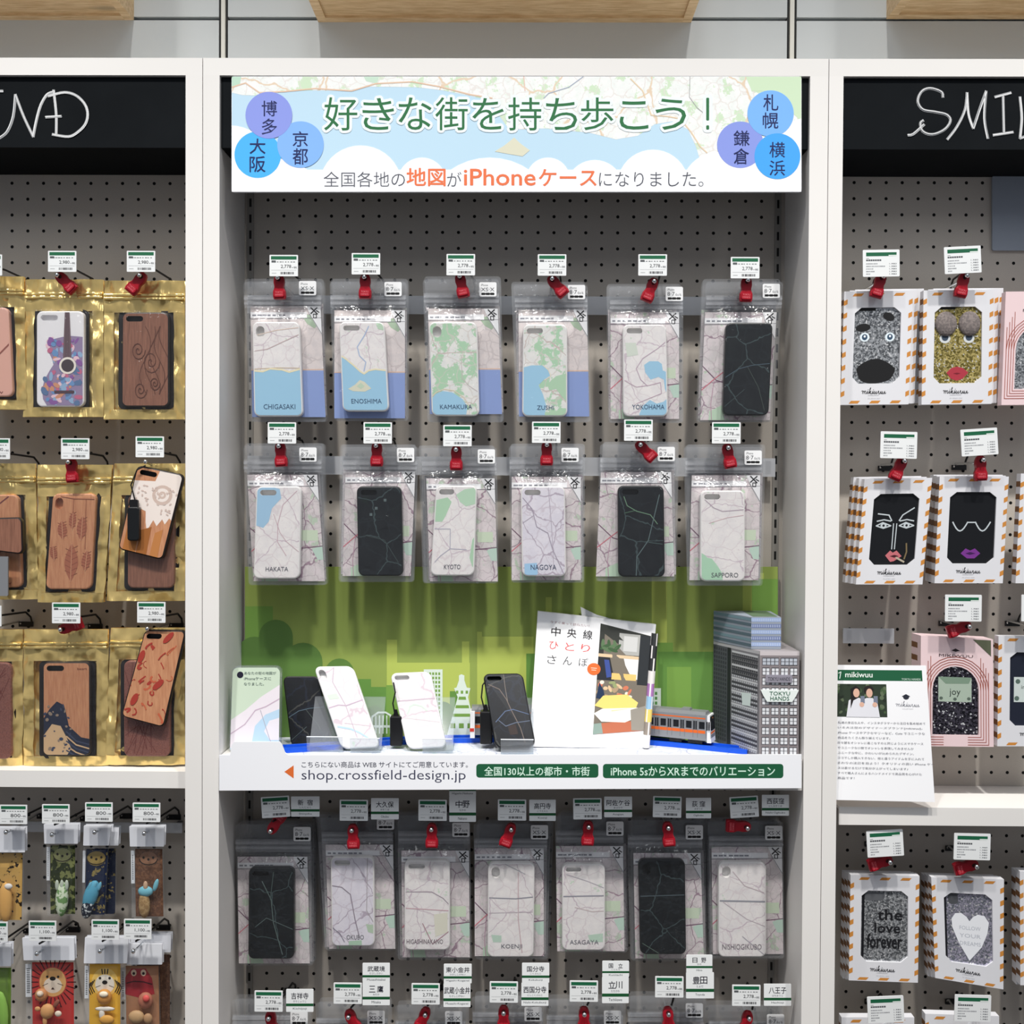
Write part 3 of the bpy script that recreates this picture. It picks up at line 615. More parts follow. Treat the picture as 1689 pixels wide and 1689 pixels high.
def zip_card(a, fr, ty):
    a.on(fr); W, H = fr.W, fr.H; a.slab([(0,0),(W,0),(W,H),(0,H)], 0, -.0005, MAPS if ty == 's' else MAPC); WT = (238,238,240)
    if ty == 's':
        a.rect(0, H*.58, W, H, (140,160,210), 1); a.line([(0,H*.575),(W,H*.57)], 1.4, (226,188,168), 2)
        a.poly([(W*.72,H*.08),(W*.98,H*.07),(W,H*.14),(W*.9,H*.2),(W*.8,H*.16)], (164,184,160), 1)
    else:
        a.line([(0,H*.5),(W*.2,H*.63),(W*.55,H*.7),(W,H*.67)], 1.5, (120,88,110), 2); a.line([(0,H*.72),(W*.17,H*.62),(W*.4,H*.5)], 1.6, (206,120,134), 2.4); a.line([(W*.17,H*.63),(W*.14,H*.85),(W*.16,H)], 1.2, (186,150,168), 2)
        a.rect(W*.72,H*.52,W*.95,H*.62,(204,218,194),1); a.poly([(W*.12,H*.92),(W*.3,H*.86),(W*.35,H),(W*.12,H)], (190,214,190), 1)
        a.poly([(W*.85,H*.7),(W,H*.66),(W,H*.8),(W*.92,H*.8)], (190,214,200), 1)
    a.rect(0, H*.055, W*.8, H*.105, WT, 3); a.line([(0,H*.115),(W,H*.105)], .8, (120,120,126), 3.4)
    for k in range(7): a.rect(3+k*8.5, H*.075, 3+k*8.5+random.uniform(4,8), H*.09, (140,142,150), 4)
    a.poly([(W*.8,0),(W,0),(W,H*.26),(W*.86,H*.1)], WT, 3); a.line([(W*.84,H*.07),(W,H*.25)], .8, (110,110,116), 4)
    lx, ly = W*.91, H*.045
    a.line([(lx-6,ly-6),(lx+5,ly+5)], 2, INK, 5); a.line([(lx+5,ly-6),(lx-6,ly+4)], 2, INK, 5.5); a.line([(lx-2,ly+5),(lx+3,ly+5),(lx+3,ly+11),(lx-2,ly+11),(lx-2,ly+5)], 1.4, INK, 5); a.line([(lx+3,ly-1),(lx+8,ly+2)], 1.6, INK, 6)
def sticker(a, x, y, w, h, kind, Y, full=True):
    fr = quad(x, x+w, x, x+w, y, y+h, Y); a.on(fr); a.rslab(0,0,w,h,2.6,0,-.0004,(240,241,242))
    a.text('iPhone', w*.1,h*.12,w*.5,h*.28,(90,92,96),1)
    if kind == 'X': a.text('XS·X', w*.1,h*.38,w*.88,h*.64,(70,72,78),1,.005)
    else: a.text('8·7', w*.1,h*.36,w*.52,h*.64,(70,72,78),1,.005); a.text('6s/6', w*.57,h*.46,w*.9,h*.64,(110,112,116),1)
    for k in range(3): a.rect(w*.12+k*w*.26,h*.74,w*.12+k*w*.26+w*.22,h*.9,(14,14,16),1)
    a.rect(w*.12,h*.78,w*.88,h*.86,(14,14,16),.8)
def film_surface(a, bag, cs, Y, bulge, mat, amp=.0012, seed=0):
    """front film draped over the case; bulge = height over the case"""
    fr = bag; a.on(fr)
    if cs:
        p0, p1 = cs(0,0), cs(cs.W,cs.H); 
        x0, x1, z0, z1 = min(p0.x,p1.x), max(p0.x,p1.x), min(p0.z,p1.z), max(p0.z,p1.z)
    def h(u, v):
        q = fr.fn(u, v); k = 0
        if cs:
            dx = max(x0-q.x, q.x-x1, 0); dz = max(z0-q.z, q.z-z1, 0); d = math.hypot(dx, dz*.8); k = max(0, 1-d/.022); k = k*k*(3-2*k)
        e = min(u, fr.W-u, v, fr.H-v)/fr.W; e = min(1, e*9)
        nz = noise.noise(Vector((q.x*38+seed, q.z*30, seed*1.7)))*amp+noise.noise(Vector((q.x*95, q.z*60+seed, 3)))*amp*.35
        return bulge*k + (nz*.8+amp*.6)*e
    a.grid(18, 30, h, mat)
def zip_pack(label, bag, card, cty, case, ckind, body, art, st, Y=.05, edge=None, behind=1, bdx=4, full=True, group='map case pouches', bname=None):
    bq = quad(*bag, Y+.0105, ytr=None); o = at((bag[0]+bag[1])/2, bag[4], Y)
    r = thing('phone_case_pouch', label, 'phone case pouch', o, group)
    cs = quad(*case, Y) if case else None
    a = Art(bq, o); film_surface(a, bq, cs, Y, .0128, FILM, seed=hash(label)%97 if False else sum(map(ord,label))%97)
    a.on(bq); W, H = bq.W, bq.H; a.rslab(0,0,W,H,5,-.0039,-.0041,FILMB); a.build('pouch', r)
    a = Art(bq, o)
    for y in (.115, .15): a.rslab(1, H*y, W-1, H*(y+.018), 1.5, .0026, -.003, ZIPF)
    a.rect(1, H*.1, W-1, H*.19, ZIPF, 6); a.build('zip_strip', r)
    if card: a = Art(bq, o); zip_card(a, quad(*card, Y+.0125), cty); a.build('insert_card', r)
    if cs:
        a = Art(cs, o); case_mesh(a, cs, ckind, body, 0, -.0095, art, edge=edge); a.build('phone_case', r)
    if st: a = Art(bq, o); sticker(a, st[0], st[1], 28.5, 23.5, 'X' if ckind == 'X' else '8', Y+.0076); a.build('size_sticker', r)
    for k in range(behind):
        Yk = Y+.022+.019*k; dx = bdx*(k+1); s_ = (Yk+D0)/(Y+D0)
        b2 = [bag[0]+dx, bag[1]+dx, bag[2]+dx*.6, bag[3]+dx*.6, bag[4]-4-3*k, bag[5]-3*k]
        q2 = quad(*b2, Yk); o2 = at((b2[0]+b2[1])/2, b2[4], Yk); lb = bname[k] if isinstance(bname, list) else (bname or 'clear pouch hanging hidden behind '+label.split(' with ')[-1])
        r2 = thing('phone_case_pouch', lb, 'phone case pouch', o2, group)
        a = Art(q2, o2); a.rslab(0,0,q2.W,q2.H,5,.0011,.0009,FILMB); a.rslab(0,0,q2.W,q2.H,5,-.0121,-.0123,FILMB); a.build('pouch', r2)
        if card:
            c2 = [card[0]+dx, card[1]+dx, card[2]+dx*.6, card[3]+dx*.6, card[4]-4, card[5]-3]
            a = Art(q2, o2); f2 = quad(*c2, Yk+.011); a.on(f2); a.slab([(0,0),(f2.W,0),(f2.W,f2.H),(0,f2.H)],0,-.0005,MAPC); a.build('insert_card', r2)
        if case:
            c3 = [case[0]+dx, case[1]+dx, case[2]+dx*.6, case[3]+dx*.6, case[4]-4, case[5]-3]
            a = Art(q2, o2); f3 = quad(*c3, Yk); a.on(f3); a.rslab(0,0,f3.W,f3.H,10,-.0005,-.0098,body,2,case_hole(f3.W,f3.H,ckind)); a.build('phone_case', r2)
    return r
DB = (26,28,31)
LAND = (234,230,228)
EW = (236,233,232)
Z = [
 # desc, phrase, bag, card, ctype, case, kind, body, art, sticker, tip, tag, lock
 ('the CHIGASAKI pouch','zip pouch with half sea, half land case lettered CHIGASAKI',(400,530,413,537,464,695.6),(413,528.7,416,537,505,688),'s',(416,494,419,500,530.7,687),'X',MAPW,chig,(493,463.5),(457.7,458),(468,438),-2),
 ('the ENOSHIMA pouch','zip pouch with little island map case lettered ENOSHIMA',(543,670,551,672,464,693.7),(551.5,668,551.5,668,511.8,690),'s',(559,634,565,642,530.7,678.5),'8',MAPW,enos,(634,465),(600.7,457),(603.5,435),0),
 ('the KAMAKURA pouch','zip pouch with green map and small bay case lettered KAMAKURA',(697,823,705,829,460,696),(706,821,709,828,509,683),'s',(707,787,712,791,531,686),'X',MAPG,kama,(790.5,465.5),(758,455.7),(760,436.5),-12),
 ('the ZUSHI pouch','zip pouch with blue bay down one side of case lettered ZUSHI',(847,969,854.6,975,469,696),(855,968,856,972,511,687),'s',(862.5,935.7,861,936,535,687),'8',MAPG,zush,(936.7,470),(910.7,459.6),(910.5,437),-41),
 ('the YOKOHAMA pouch','zip pouch with roads and harbour map case lettered YOKOHAMA',(1005,1127,1006,1128,472.5,697),(1007,1120,1007,1120,515,691),'c',(1027,1099,1028,1102,535,687),'8',MAPW,yoko,(1098,473),(1079,464),(1076.5,437),22),
 ('the black pouch beside YOKOHAMA','zip pouch with black case right of the YOKOHAMA pouch',(1165,1293,1153,1276,464.4,696),(1163,1281,1155,1270,515,693),'c',(1197.5,1275,1192,1268,532,685),None,MAPD,dark1,(1258,468),(1233.7,462),(1229,441.5),2),
 ('the HAKATA pouch','zip pouch with blue cornered map case lettered HAKATA',(400,530.6,409,537,735,965),(407.5,523,418,536,783,958.5),'c',(422.6,497.5,418,494,802,954.7),'8',MAPW,haka,(493.7,738),(459.6,736),(465,714),-4),
 ('the black pouch beside HAKATA','zip pouch with black case between the HAKATA and KYOTO pouches',(565,690,561,683,737,960),(570,685,565,677.5,777.6,950),'c',(588,662,591,665,802,950),'8',MAPD,dark2,(654.7,738.7),(620,735.5),(623,714),0),
 ('the KYOTO pouch','zip pouch with green edged map case lettered KYOTO',(694,819.5,700,822,738.6,962),(703,815.6,709,821,789,959),'c',(719,787,710,782,801,949.6),'8',MAPW,kyot,(788,741),(752,742),(754.5,718.5),0),
 ('the NAGOYA pouch','zip pouch with lavender street map case lettered NAGOYA',(839,962,843,962,735.7,961),(844,958,844,958,786.5,957),'c',(858.5,932,861,934,802,950.6),'8',MAPL,nago,(926,738.6),(902,734),(901,713),0),
 ('the black pouch beside NAGOYA','zip pouch with black green-lined case between the NAGOYA and SAPPORO pouches',(990,1115,983,1112,732.7,959),(991,1107,983,1112,778.6,950.7),'c',(1019,1095,1020,1097,800.8,951.7),'8',MAPD,dark3,(1084.7,737),(1056.6,734),(1053,709.5),-46),
 ('the SAPPORO pouch','zip pouch with green bottom corner case lettered SAPPORO',(1128,1258,1134,1255,737,966),(1141,1254,1137,1251,783.7,957),'c',(1155,1228.7,1155,1228.7,809,958.8),'8',MAPW,sapp,(1228,743),(1201.5,739),(1198,714),-12),
 ('the black pouch beside OKUBO','zip pouch with black case left of the OKUBO pouch',(386.6,513.6,394,514,1361,1592),(391.7,507,394,511,1413,1589),'c',(410,485,409,485,1431,1582),'8',MAPD,dark4,(484,1364),(446,1371.5),None,-148),
 ('the OKUBO pouch','zip pouch with grey street map case lettered OKUBO',(528,648,541,654,1350,1567.6),(537,648,543,652,1393,1565),'c',(545,617,547,618,1413,1561),'8',MAPL,okub,(621.6,1345),(580,1370.5),None,-3),
 ('the HIGASHINAKANO pouch','zip pouch with crossing red roads case lettered HIGASHINAKANO',(655.7,775.5,660,777.5,1346.7,1583),(662,773.6,664,775,1403,1579),'c',(667,742,667,742,1419,1567.5),'8',MAPW,naka,(746,1357),(711.4,1369),None,0),
 ('the KOENJI pouch','zip pouch with tall white map case lettered KOENJI',(781,903.5,783,900,1360,1583),(783,896.7,783,897,1399,1577),'c',(805,882,804,880,1423,1579),'X',MAPW,koen,(875.5,1361),(843,1369),None,20),
 ('the ASAGAYA pouch','zip pouch with pale horizontal railway case lettered ASAGAYA',(915,1028.6,920,1032,1347,1571),(917,1027.5,919,1030,1395.5,1569),'c',(927,998,927,998,1425,1568),'8',MAPW,asag,(1000,1355),(971,1365),None,2),
 ('the black pouch beside ASAGAYA','zip pouch with tall black case between the ASAGAYA and NISHIOGIKUBO pouches',(1034,1158.6,1040,1162,1354,1585),(1044.6,1155.4,1048,1161,1407,1581),'c',(1053,1130,1056,1132,1418,1574.5),'X',MAPD,dark5,(1131,1361),(1102.6,1366.7),None,-6),
 ('the NISHIOGIKUBO pouch','zip pouch with thick railway line case lettered NISHIOGIKUBO',(1168,1292,1172,1295,1356,1582),(1173.5,1289.7,1176,1292,1396.6,1573.5),'c',(1185,1264,1185,1264,1422,1579),'X',MAPW,nish,(1262,1362),(1233,1366.7),None,92),
]
TAGS3 = {'the black pouch beside OKUBO':(454.5,1331,-4),'the OKUBO pouch':(583.5,1336.5,0),'the HIGASHINAKANO pouch':(713.5,1336.5,0),'the KOENJI pouch':(844.5,1336,0),'the ASAGAYA pouch':(969,1334,-1),'the black pouch beside ASAGAYA':(1100.5,1331,1),'the NISHIOGIKUBO pouch':(1227.5,1331,-4)}
for i, (desc, phr, bag, card, cty, case, ck, body, art, st, tip, tg, lk) in enumerate(Z):
    ed = (236,234,232) if body is not MAPD else (24,27,30)
    ed = paint(ed, .35)
    zip_pack(phr, bag, card, cty, case, ck, body, art, st, Y=.05 if i < 12 else .068, edge=ed, behind=1 if i < 12 else 2, bdx=(4,3,3,-4,-4,-6,4,-4,-4,3,5,4)[i] if i < 12 else (5,-6,-6,5,5,5,-4)[i-12], bname=['clear pouch hanging next behind '+desc, 'clear pouch hanging third deep behind '+desc])
    rot = 0
    if tg is None: x, y, rot = TAGS3[desc]; tg = (x, y)
    fixings(desc, tip, tg, '2,778', lk, rot)
# pouches of the row cut by the bottom edge
R4 = [('KICHIJOJI','吉祥寺',382,508,1650,(443,1681),(443,1651.5),(479,1668),'8',-10,[(472,1631.6,517,1669,'吉祥寺','きちじょうじ','Kichijoji')]),
 ('MITAKA','三鷹',520,640,1655,(574.6,1678.5),(573.5,1638.5),(606,1667),'X',-25,[(598,1588.5,643,1620,'武蔵境','むさしさかい','Musashisakai'),(598,1620,643,1658,'三鷹','みたか','Mitaka')]),
 ('KOGANEI','武蔵小金井',650,768,1660,(701,1675),(702,1639.5),(734,1668),'X',22,[(732,1590,778,1622,'東小金井','ひがしこがねい','Higashi-Koganei'),(731.5,1622,776,1661,'武蔵小金井','むさしこがねい','Musashi-Koganei')]),
 ('KOKUBUNJI','西国分寺',778,896,1645,(830.5,1672),(831,1636.5),(865,1661),'X',0,[(861,1588.4,906,1621,'国分寺','こくぶんじ','Kokubunji'),(860,1621,904.6,1659,'西国分寺','にしこくぶんじ','Nishi-Kokubunji')]),
 ('TACHIKAWA','立川',900,1028,1650,(964,1674),(963,1635),(996,1667),'X',0,[(993.5,1585,1037.6,1611.6,'国立','くにたち','Kunitachi'),(993,1611.6,1037,1654.6,'立川','たちかわ','Tachikawa')]),
 ('TOYODA','豊田',1034,1160,1645,(1103,1674),(1104,1628),(1131,1655),'8',-4,[(1132,1575,1175,1604,'日野','ひの','Hino'),(1131.6,1604,1177.6,1646.7,'豊田','とよだ','Toyoda')]),
 ('HACHIOJI','八王子',1168,1293,1660,(1236,1681),(1231,1642),(1265,1673),'8',12,[(1260,1623,1305,1659,'八王子','はちおうじ','Hachioji')])]
_SC = 0
def station(x0, y0, x1, y1, k, h, e, lab, Y=TY-.0035, rot=0):
    o = at((x0+x1)/2, (y0+y1)/2, Y); w, hh = x1-x0, y1-y0
    fr = quad(x0, x1, x0, x1, y0, y1, Y, ytr=y0-rot, ybr=y1-rot); a = Art(fr, o); a.rslab(0,0,fr.W,fr.H,1.2,0,-.001,paint((240,242,242), .4))
    W, H = fr.W, fr.H; n = len(k); cw = (W*.3 if n == 2 else W*.17*min(n,4.5))
    if n == 2: a.text(k[0], W*.24, H*.16, W*.24+H*.27, H*.44, (24,24,40), 1, .012); a.text(k[1], W*.76-H*.27, H*.16, W*.76, H*.44, (24,24,40), 1, .012)
    else: a.text(k, W/2-cw*.62, H*.16, W/2+cw*.62, H*.44, (24,24,40), 1, .012)
    a.text(h, W/2-len(h)*W*.04, H*.49, W/2+len(h)*W*.04, H*.58, (70,72,90), 1)
    a.rect(0, H*.63, W, H*.75, (20,84,46), 1); a.text(e, W/2-len(e)*W*.028, H*.81, W/2+len(e)*W*.028, H*.92, (50,60,70), 1)
    tag(a.build('station_card'), 'white station name card lettered '+lab, 'name card', 'station name cards')
for nm, kj, x0, x1, yt, tip, tg, st, ck, lk, cards in R4:
    zip_pack('zip pouch cut by the bottom edge under the %s card' % kj, (x0, x1, x0+4, x1+3, yt, yt+230), (x0+6, x1-4, x0+8, x1-2, yt+46, yt+225), 'c', None, ck, MAPW, None, st, behind=1, bdx=5 if x1 < 1290 else -4, bname='pouch next behind the bottom one under the %s card' % kj)
    fixings('the pouch under the %s card' % kj, tip, tg, '2,778', lk)
    for c in cards: station(*c, c[4]+' '+c[6])
for c in ((480,1313.7,527,1347,'新宿','しんじゅく','Shinjuku'),(612,1316.5,657.6,1351.6,'大久保','おおくぼ','Okubo'),(741,1277,785,1314,'東中野','ひがしなかの','Higashi-Nakano'),(741,1314,785,1355.5,'中野','なかの','Nakano'),(873,1319,916.6,1354,'高円寺','こうえんじ','Koenji'),(996.6,1314,1042.5,1348,'阿佐ケ谷','あさがや','Asagaya'),(1131.5,1316,1173,1349.7,'荻窪','おぎくぼ','Ogikubo'),(1256.7,1311,1301.4,1345.4,'西荻窪','にしおぎくぼ','Nishi-Ogikubo')):
    station(*c, c[4]+' '+c[6])

# ------------------------------------------------------------------ gold pouches, left bay
def gold_pack(label, bag, case, ckind, body, art, Y=.05, edge=None):
    bq = quad(*bag, Y+.0125); o = at((bag[0]+bag[1])/2, bag[4], Y); W, H = bq.W, bq.H; sd = sum(map(ord, label)) % 89
    r = thing('gold_pouch', label, 'pouch', o, 'gold zip pouches')
    def h(u, v):
        q = bq.fn(u, v); e = min(1, min(u, W-u, v, H-v)/W*8)
        return (noise.noise(Vector((q.x*34, q.z*26, sd)))*.010+noise.noise(Vector((q.x*80, q.z*60, sd+5)))*.003)*(.3+.7*e)-.001*e
    a = Art(bq, o); a.grid(22, 36, h, GOLD); a.build('pouch_back', r)
    # raised gold seal around the clear window
    def hf(u, v): return .003+noise.noise(Vector((u*.05, v*.04, sd+9)))*.0012
    a = Art(bq, o); m = W*.13; bt, bb = H*.23, H*.93
    lo = [(0,0),(W,0),(W,H),(0,H)]
    for (u0,u1,v0,v1) in ((0,W,0,bt),(0,m,bt,bb),(W-m,W,bt,bb),(0,W,bb,H)):
        sub = Fr(lambda p, q, u0=u0, v0=v0: bq.fn(u0+p, v0+q), bq.n, u1-u0, v1-v0); a.fr = sub
        a.grid(max(2,int((u1-u0)/9)), max(2,int((v1-v0)/9)), lambda p, q, u0=u0, v0=v0: (.0035+noise.noise(Vector(((u0+p)*.045, (v0+q)*.04, sd+9)))*.005+(.006 if v0 > bt+1 else .004)*min(1, (min(abs(u0+p-0),abs(W-u0-p))/m))*.6), GOLD)
    a.build('gold_seal', r)
    a = Art(bq, o)
    for y in (.095, .12): a.rslab(.5, H*y, W-.5, H*(y+.02), 2, .0085, .003, GOLD, 1)
    a.build('zip_strip', r)
    cs = quad(*case, Y) if case else None
    if cs:
        a = Art(cs, o); case_mesh(a, cs, ckind, body, 0, -.008, art, edge=edge); a.build('phone_case', r)
        a = Art(cs, o); a.on(quad(case[0]-5, case[1]+8, case[2]-5, case[3]+8, case[4]-2, case[5]+4, Y+.0085)); a.rslab(0,0,a.fr.W,a.fr.H,9,0,-.0015,paint((30,26,26),.5)); a.build('black_tray', r)
        win = quad(*[bag[i]+(bag[1]-bag[0])*k for i, k in ((0,.1),(1,-.1),(2,.1),(3,-.1))], bag[4]+(bag[5]-bag[4])*.22, bag[5]-(bag[5]-bag[4])*.06, Y+.0075)
        a = Art(win, o); film_surface(a, win, cs, Y, .0098, FILM, .001, sd); a.build('window_film', r)
    return r
def guitar(a,W,H,h):
    pal = [(112,150,196),(196,110,140),(140,96,160),(236,200,210),(96,122,160),(210,150,120),(150,180,210)]
    body = [(.98,.27),(.75,.26),(.55,.27),(.38,.29),(.27,.35),(.26,.43),(.33,.5),(.36,.56),(.28,.62),(.17,.72),(.12,.82),(.14,.92),(.22,.985),(.98,.985)]
    con = a.con; pts = [(x*W, y*H) for x, y in body]; P(a, body, W, H, (150,134,166), 2)
    rd = random.Random(3)
    for k in range(110):
        x, y = rd.uniform(.14,.95), rd.uniform(.28,.97)
        if x < .3 and .42 < y < .62 or x < .22 and y < .7: continue
        a.poly(ell(x*W, y*H, rd.uniform(3,8), rd.uniform(2,5), 9, rd.uniform(0,3)), pal[k % 7], 3)
    a.poly([(.6*W,2),(.7*W,2),(.74*W,.5*H),(.56*W,.5*H)], (112,92,98), 4.5)
    for k in range(3): a.line([((.63+.02*k)*W,3),((.61+.04*k)*W,.6*H)], .6, (70,54,60), 5)
    a.poly(ell(.66*W,.57*H,14,14), (240,232,220), 5); a.poly(ell(.66*W,.57*H,10.5,10.5), (74,64,70), 6); a.rect(.38*W,.83*H,.8*W,.86*H,(86,66,74),5)
def swirl(a,W,H,h):
    c = (96,58,46)
    for k in range(5): a.line([(W*(.5+.1*k)+9*math.sin(t*.5+k), H*(.15+t*.055)) for t in range(14)], 1.1, c, 3)
    for (x,y,r) in ((.62,.52,15),(.4,.82,11),(.35,.4,12),(.7,.75,9)): a.line([(x*W+r*(1-t/26)*math.cos(t*.5), y*H+r*1.4*(1-t/26)*math.sin(t*.5)) for t in range(26)], 1.2, c, 3.3)
def feathers(a,W,H,h):
    for x, y, l, w, t in ((.28,.38,.2,8,.1),(.5,.28,.2,6,0),(.72,.36,.26,8.5,-.02),(.53,.72,.4,11,.04),(.12,.62,.16,6,.1),(.86,.7,.22,7.5,-.05)):
        n = 14; pl = [(x*W+w*math.sin(math.pi*k/n)*(1 if s > 0 else -1)+t*40*(k/n-.5), y*H+(k/n-.5)*l*H) for s, rg in ((1, range(n+1)), (-1, range(n, -1, -1))) for k in rg]
        a.poly(pl, (168,104,80), 2); a.line([(x*W-t*20, (y-l/2)*H),(x*W+t*20,(y+l/2)*H)], .9, (214,160,124), 4)
        for k in range(2, n-1): a.line([(x*W+t*40*(k/n-.5), y*H+(k/n-.5)*l*H),(x*W+t*40*(k/n-.5)+w*.9*(-1)**k, y*H+(k/n-.58)*l*H)], .7, (140,80,62), 3)
    Ln(a,[(.2,.03),(.5,.055),(1,.06)],W,H,1,(150,92,70)); Ln(a,[(.5,.06),(.5,.2)],W,H,.8,(150,92,70)); Ln(a,[(.78,.06),(.82,.58)],W,H,.8,(150,92,70))
def seaside(a,W,H,h):
    nv, cr, bl = (40,46,66), (214,180,140), (66,74,98)
    P(a,[(0,.62),(.15,.5),(.3,.42),(.45,.46),(.5,.56),(.55,.68),(.8,.8),(1,.82),(1,1),(0,1)],W,H,nv,2)
    P(a,[(0,.8),(.2,.66),(.38,.68),(.5,.8),(.6,.92),(.5,1),(0,1)],W,H,cr,3)
    for k in range(5): Ln(a,[(.5,.74+k*.05),(.7,.84+k*.04),(1,.88+k*.045)],W,H,2.2,cr if k%2 else bl,4)
    rd = random.Random(5)
    for k in range(26): a.poly(ell(rd.uniform(.05,.6)*W, rd.uniform(.44,.95)*H, rd.uniform(1.5,4), rd.uniform(1,3), 8, k), (150,132,116) if k%2 else bl, 5)
    a.text('beart', .73*W,.06*H,.93*W,.085*H,(120,60,50),4)
def redwood(a,W,H,h):
    rd = random.Random(9)
    for k in range(30): a.line([(rd.uniform(0,W), rd.uniform(0,H)) for _ in range(2)], .8, (112,58,52), 2+k*.02)
def stripe(a,W,H,h): pass
def arcs(a,W,H,h): Ln(a,[(0,.22),(.3,.18),(.6,.1),(.8,.02)],W,H,2,(120,66,66)); Ln(a,[(.3,1),(.6,.6),(1,.4)],W,H,2.4,(150,90,80)); a.text('bw', .6*W,.93*H,.8*W,.97*H,(120,60,60),3)
PINKW = paint((226,176,160), .4); BLKE = paint((34,28,28), .4); WCASE = paint((238,236,238), .35)
gold_pack('gold pouch with pink case, topmost row, cut by the left edge', (-78,42,-76,46,457,676), (-60,14,-56,21,507,654), None, PINKW, arcs)
gold_pack('gold pouch with colourful guitar print case', (44,172,39.5,172,462,688), (60,138.6,60,138.6,513,671), '8', WCASE, guitar)
gold_pack('gold pouch with brown swirl engraved wooden case', (173,306,172.7,306,464,692), (201,279,200,279,515,671), '8', WALNUT, swirl, edge=BLKE)
gold_pack('gold pouch with pale wooden case in middle row at left edge', (-66,60,-62,66,764.6,988), (-50,30,-46,36,816,969), None, CHERRY, arcs)
gold_pack('gold pouch with feather engraved wooden case', (64,187.5,64,173,766.7,993), (87,158.5,75,150,814,972), 'X', CHERRY, feathers)
gold_pack('gold pouch half hidden behind the lace-topped hanging sample case', (190,306.5,177,306.5,764.6,990.5), (211,288,210,287,816,970), None, WALNUT, stripe)
gold_pack('gold pouch with red-brown grained case at left edge above shelf', (-84,39,-84,39,1037.6,1264), (-62,18,-62,18,1093,1252), None, ROSE, redwood)
gold_pack('gold pouch with navy seaside print wooden case', (41,180,40.5,180,1037.6,1261.5), (70,149,70,149.6,1091.6,1247), '8', CHERRY, seaside, edge=BLKE)
gold_pack('gold pouch half hidden behind the red patterned hanging sample case', (184.5,306,174,306,1035,1260), (204,280,204,280,1090,1248), None, ROSE, redwood)
for dsc, tip, tg, lk in (('the guitar pouch',(94.4,454),(102.5,431),-45),('the swirl pouch',(230,454.6),(232.5,431),40),('the feather pouch',(112.5,762.5),(124,740),-5),('the lace-topped sample case',(240,762),(247,737),None),('the seaside pouch',(99.7,1039),(109,1011),-110),('the red patterned sample case',(243,1037.6),(249.5,1010),None),
    ('the topmost pink pouch at left edge',(-20,456),(-20,437),None),('the middle row pouch at left edge',(-8,765),(-7,740),None),('the red-brown grained pouch at left edge',(-22,1035),(-21,1016),None)):
    fixings(dsc, tip, tg, '2,980', lk)
# loose sample cases hanging in front
def sample_case(label, quadv, body, art, Y, hole=None):
    o = at((quadv[0]+quadv[1])/2, quadv[4], Y); cs = quad(*quadv[:6], Y, Y, quadv[6], quadv[7]); r = thing('sample_phone_case', label, 'phone case', o, 'loose sample cases')
    a = Art(cs, o); case_mesh(a, cs, '8', body, 0, -.008, art, r=9, edge=BLKE); a.build('case_shell', r); return r
def lace(a,W,H,h):
    wht = (236,224,216)
    P(a,[(0,.18),(.45,.14),(.5,.0),(1,0),(1,.55),(.92,.52),(.86,.6),(.78,.55),(.7,.64),(.6,.58),(.52,.72),(.45,.62),(.4,.5),(.1,.46),(0,.46)],W,H,wht,2); 
    for r in (16,11,6,2.5): a.poly(ell(.66*W,.28*H,r,r), (206,184,172) if r in (16,6) else wht, 3+(16-r)*.1)
    rd = random.Random(4)
    for k in range(40): a.poly(ell(rd.uniform(.1,.95)*W, rd.uniform(.18,.5)*H, 2.4, 1.4, 8, k), (206,186,176), 5)
    for k in range(3): P(a,[(.1+.3*k,1),(.1+.3*k,.72),(.35+.25*k,.66),(.38+.25*k,1)],W,H,((176,112,56),(156,96,46),(188,124,70))[k],2.2)
def koi(a,W,H,h):
    rd = random.Random(11); c = (168,60,50)
    for k in range(26):
        x, y = rd.uniform(.08,.92)*W, rd.uniform(.16,.95)*H
        a.line([(x+6*math.cos(k+t*.7)*t/4, y+9*math.sin(k*.7+t*.5)*t/4) for t in range(6)], rd.uniform(1,3.4), c if k%3 else (196,100,70), 2+k*.03)
    for x, y in ((.62,.08),(.1,.3),(.65,.58),(.2,.78)): a.poly(ell(x*W, y*H, 5, 11, 12, x), c, 4)
sample_case('orange-brown sample case with white lace top hanging beside the feather pouch', (226,304,194,268,767,905.5,783,924), CHERRY, lace, .036)
sample_case('wooden sample case with red pattern hanging low in the left bay', (238.5,307,199,270,1039,1181.6,1040,1200.7), CHERRY, koi, .036)
sample_case('brown wooden sample case cut by the left edge of the photo', (-34,36,-40,38,855,905,853,915), WALNUT, stripe, .032)
a = Art(pix(.03), at(221,835,.03)); a.rslab(211,836,231,892,5,.004,-.004,paint((22,24,26),.35),2); a.rslab(214,824,228,838,3,.002,-.003,BLACKW)
a.tube([at(223,826,.032),at(216,800,.031),at(226,775,.03),at(240,768,.03)], .0011, BLACKW)
tag(a.build('tether_tag'), 'black plastic tether tag hanging on the lace-topped sample case', 'security tag')
a = Art(pix(.028), at(0,918,.028)); a.rslab(-22,918,13,983,2,0,-.003,paint((128,130,134),.4)); a.line([(-4,935),(-2,965)],1.4,(190,192,196),1)
tag(a.build('hanging_label'), 'grey hanging label at the left edge in the middle row', 'label')
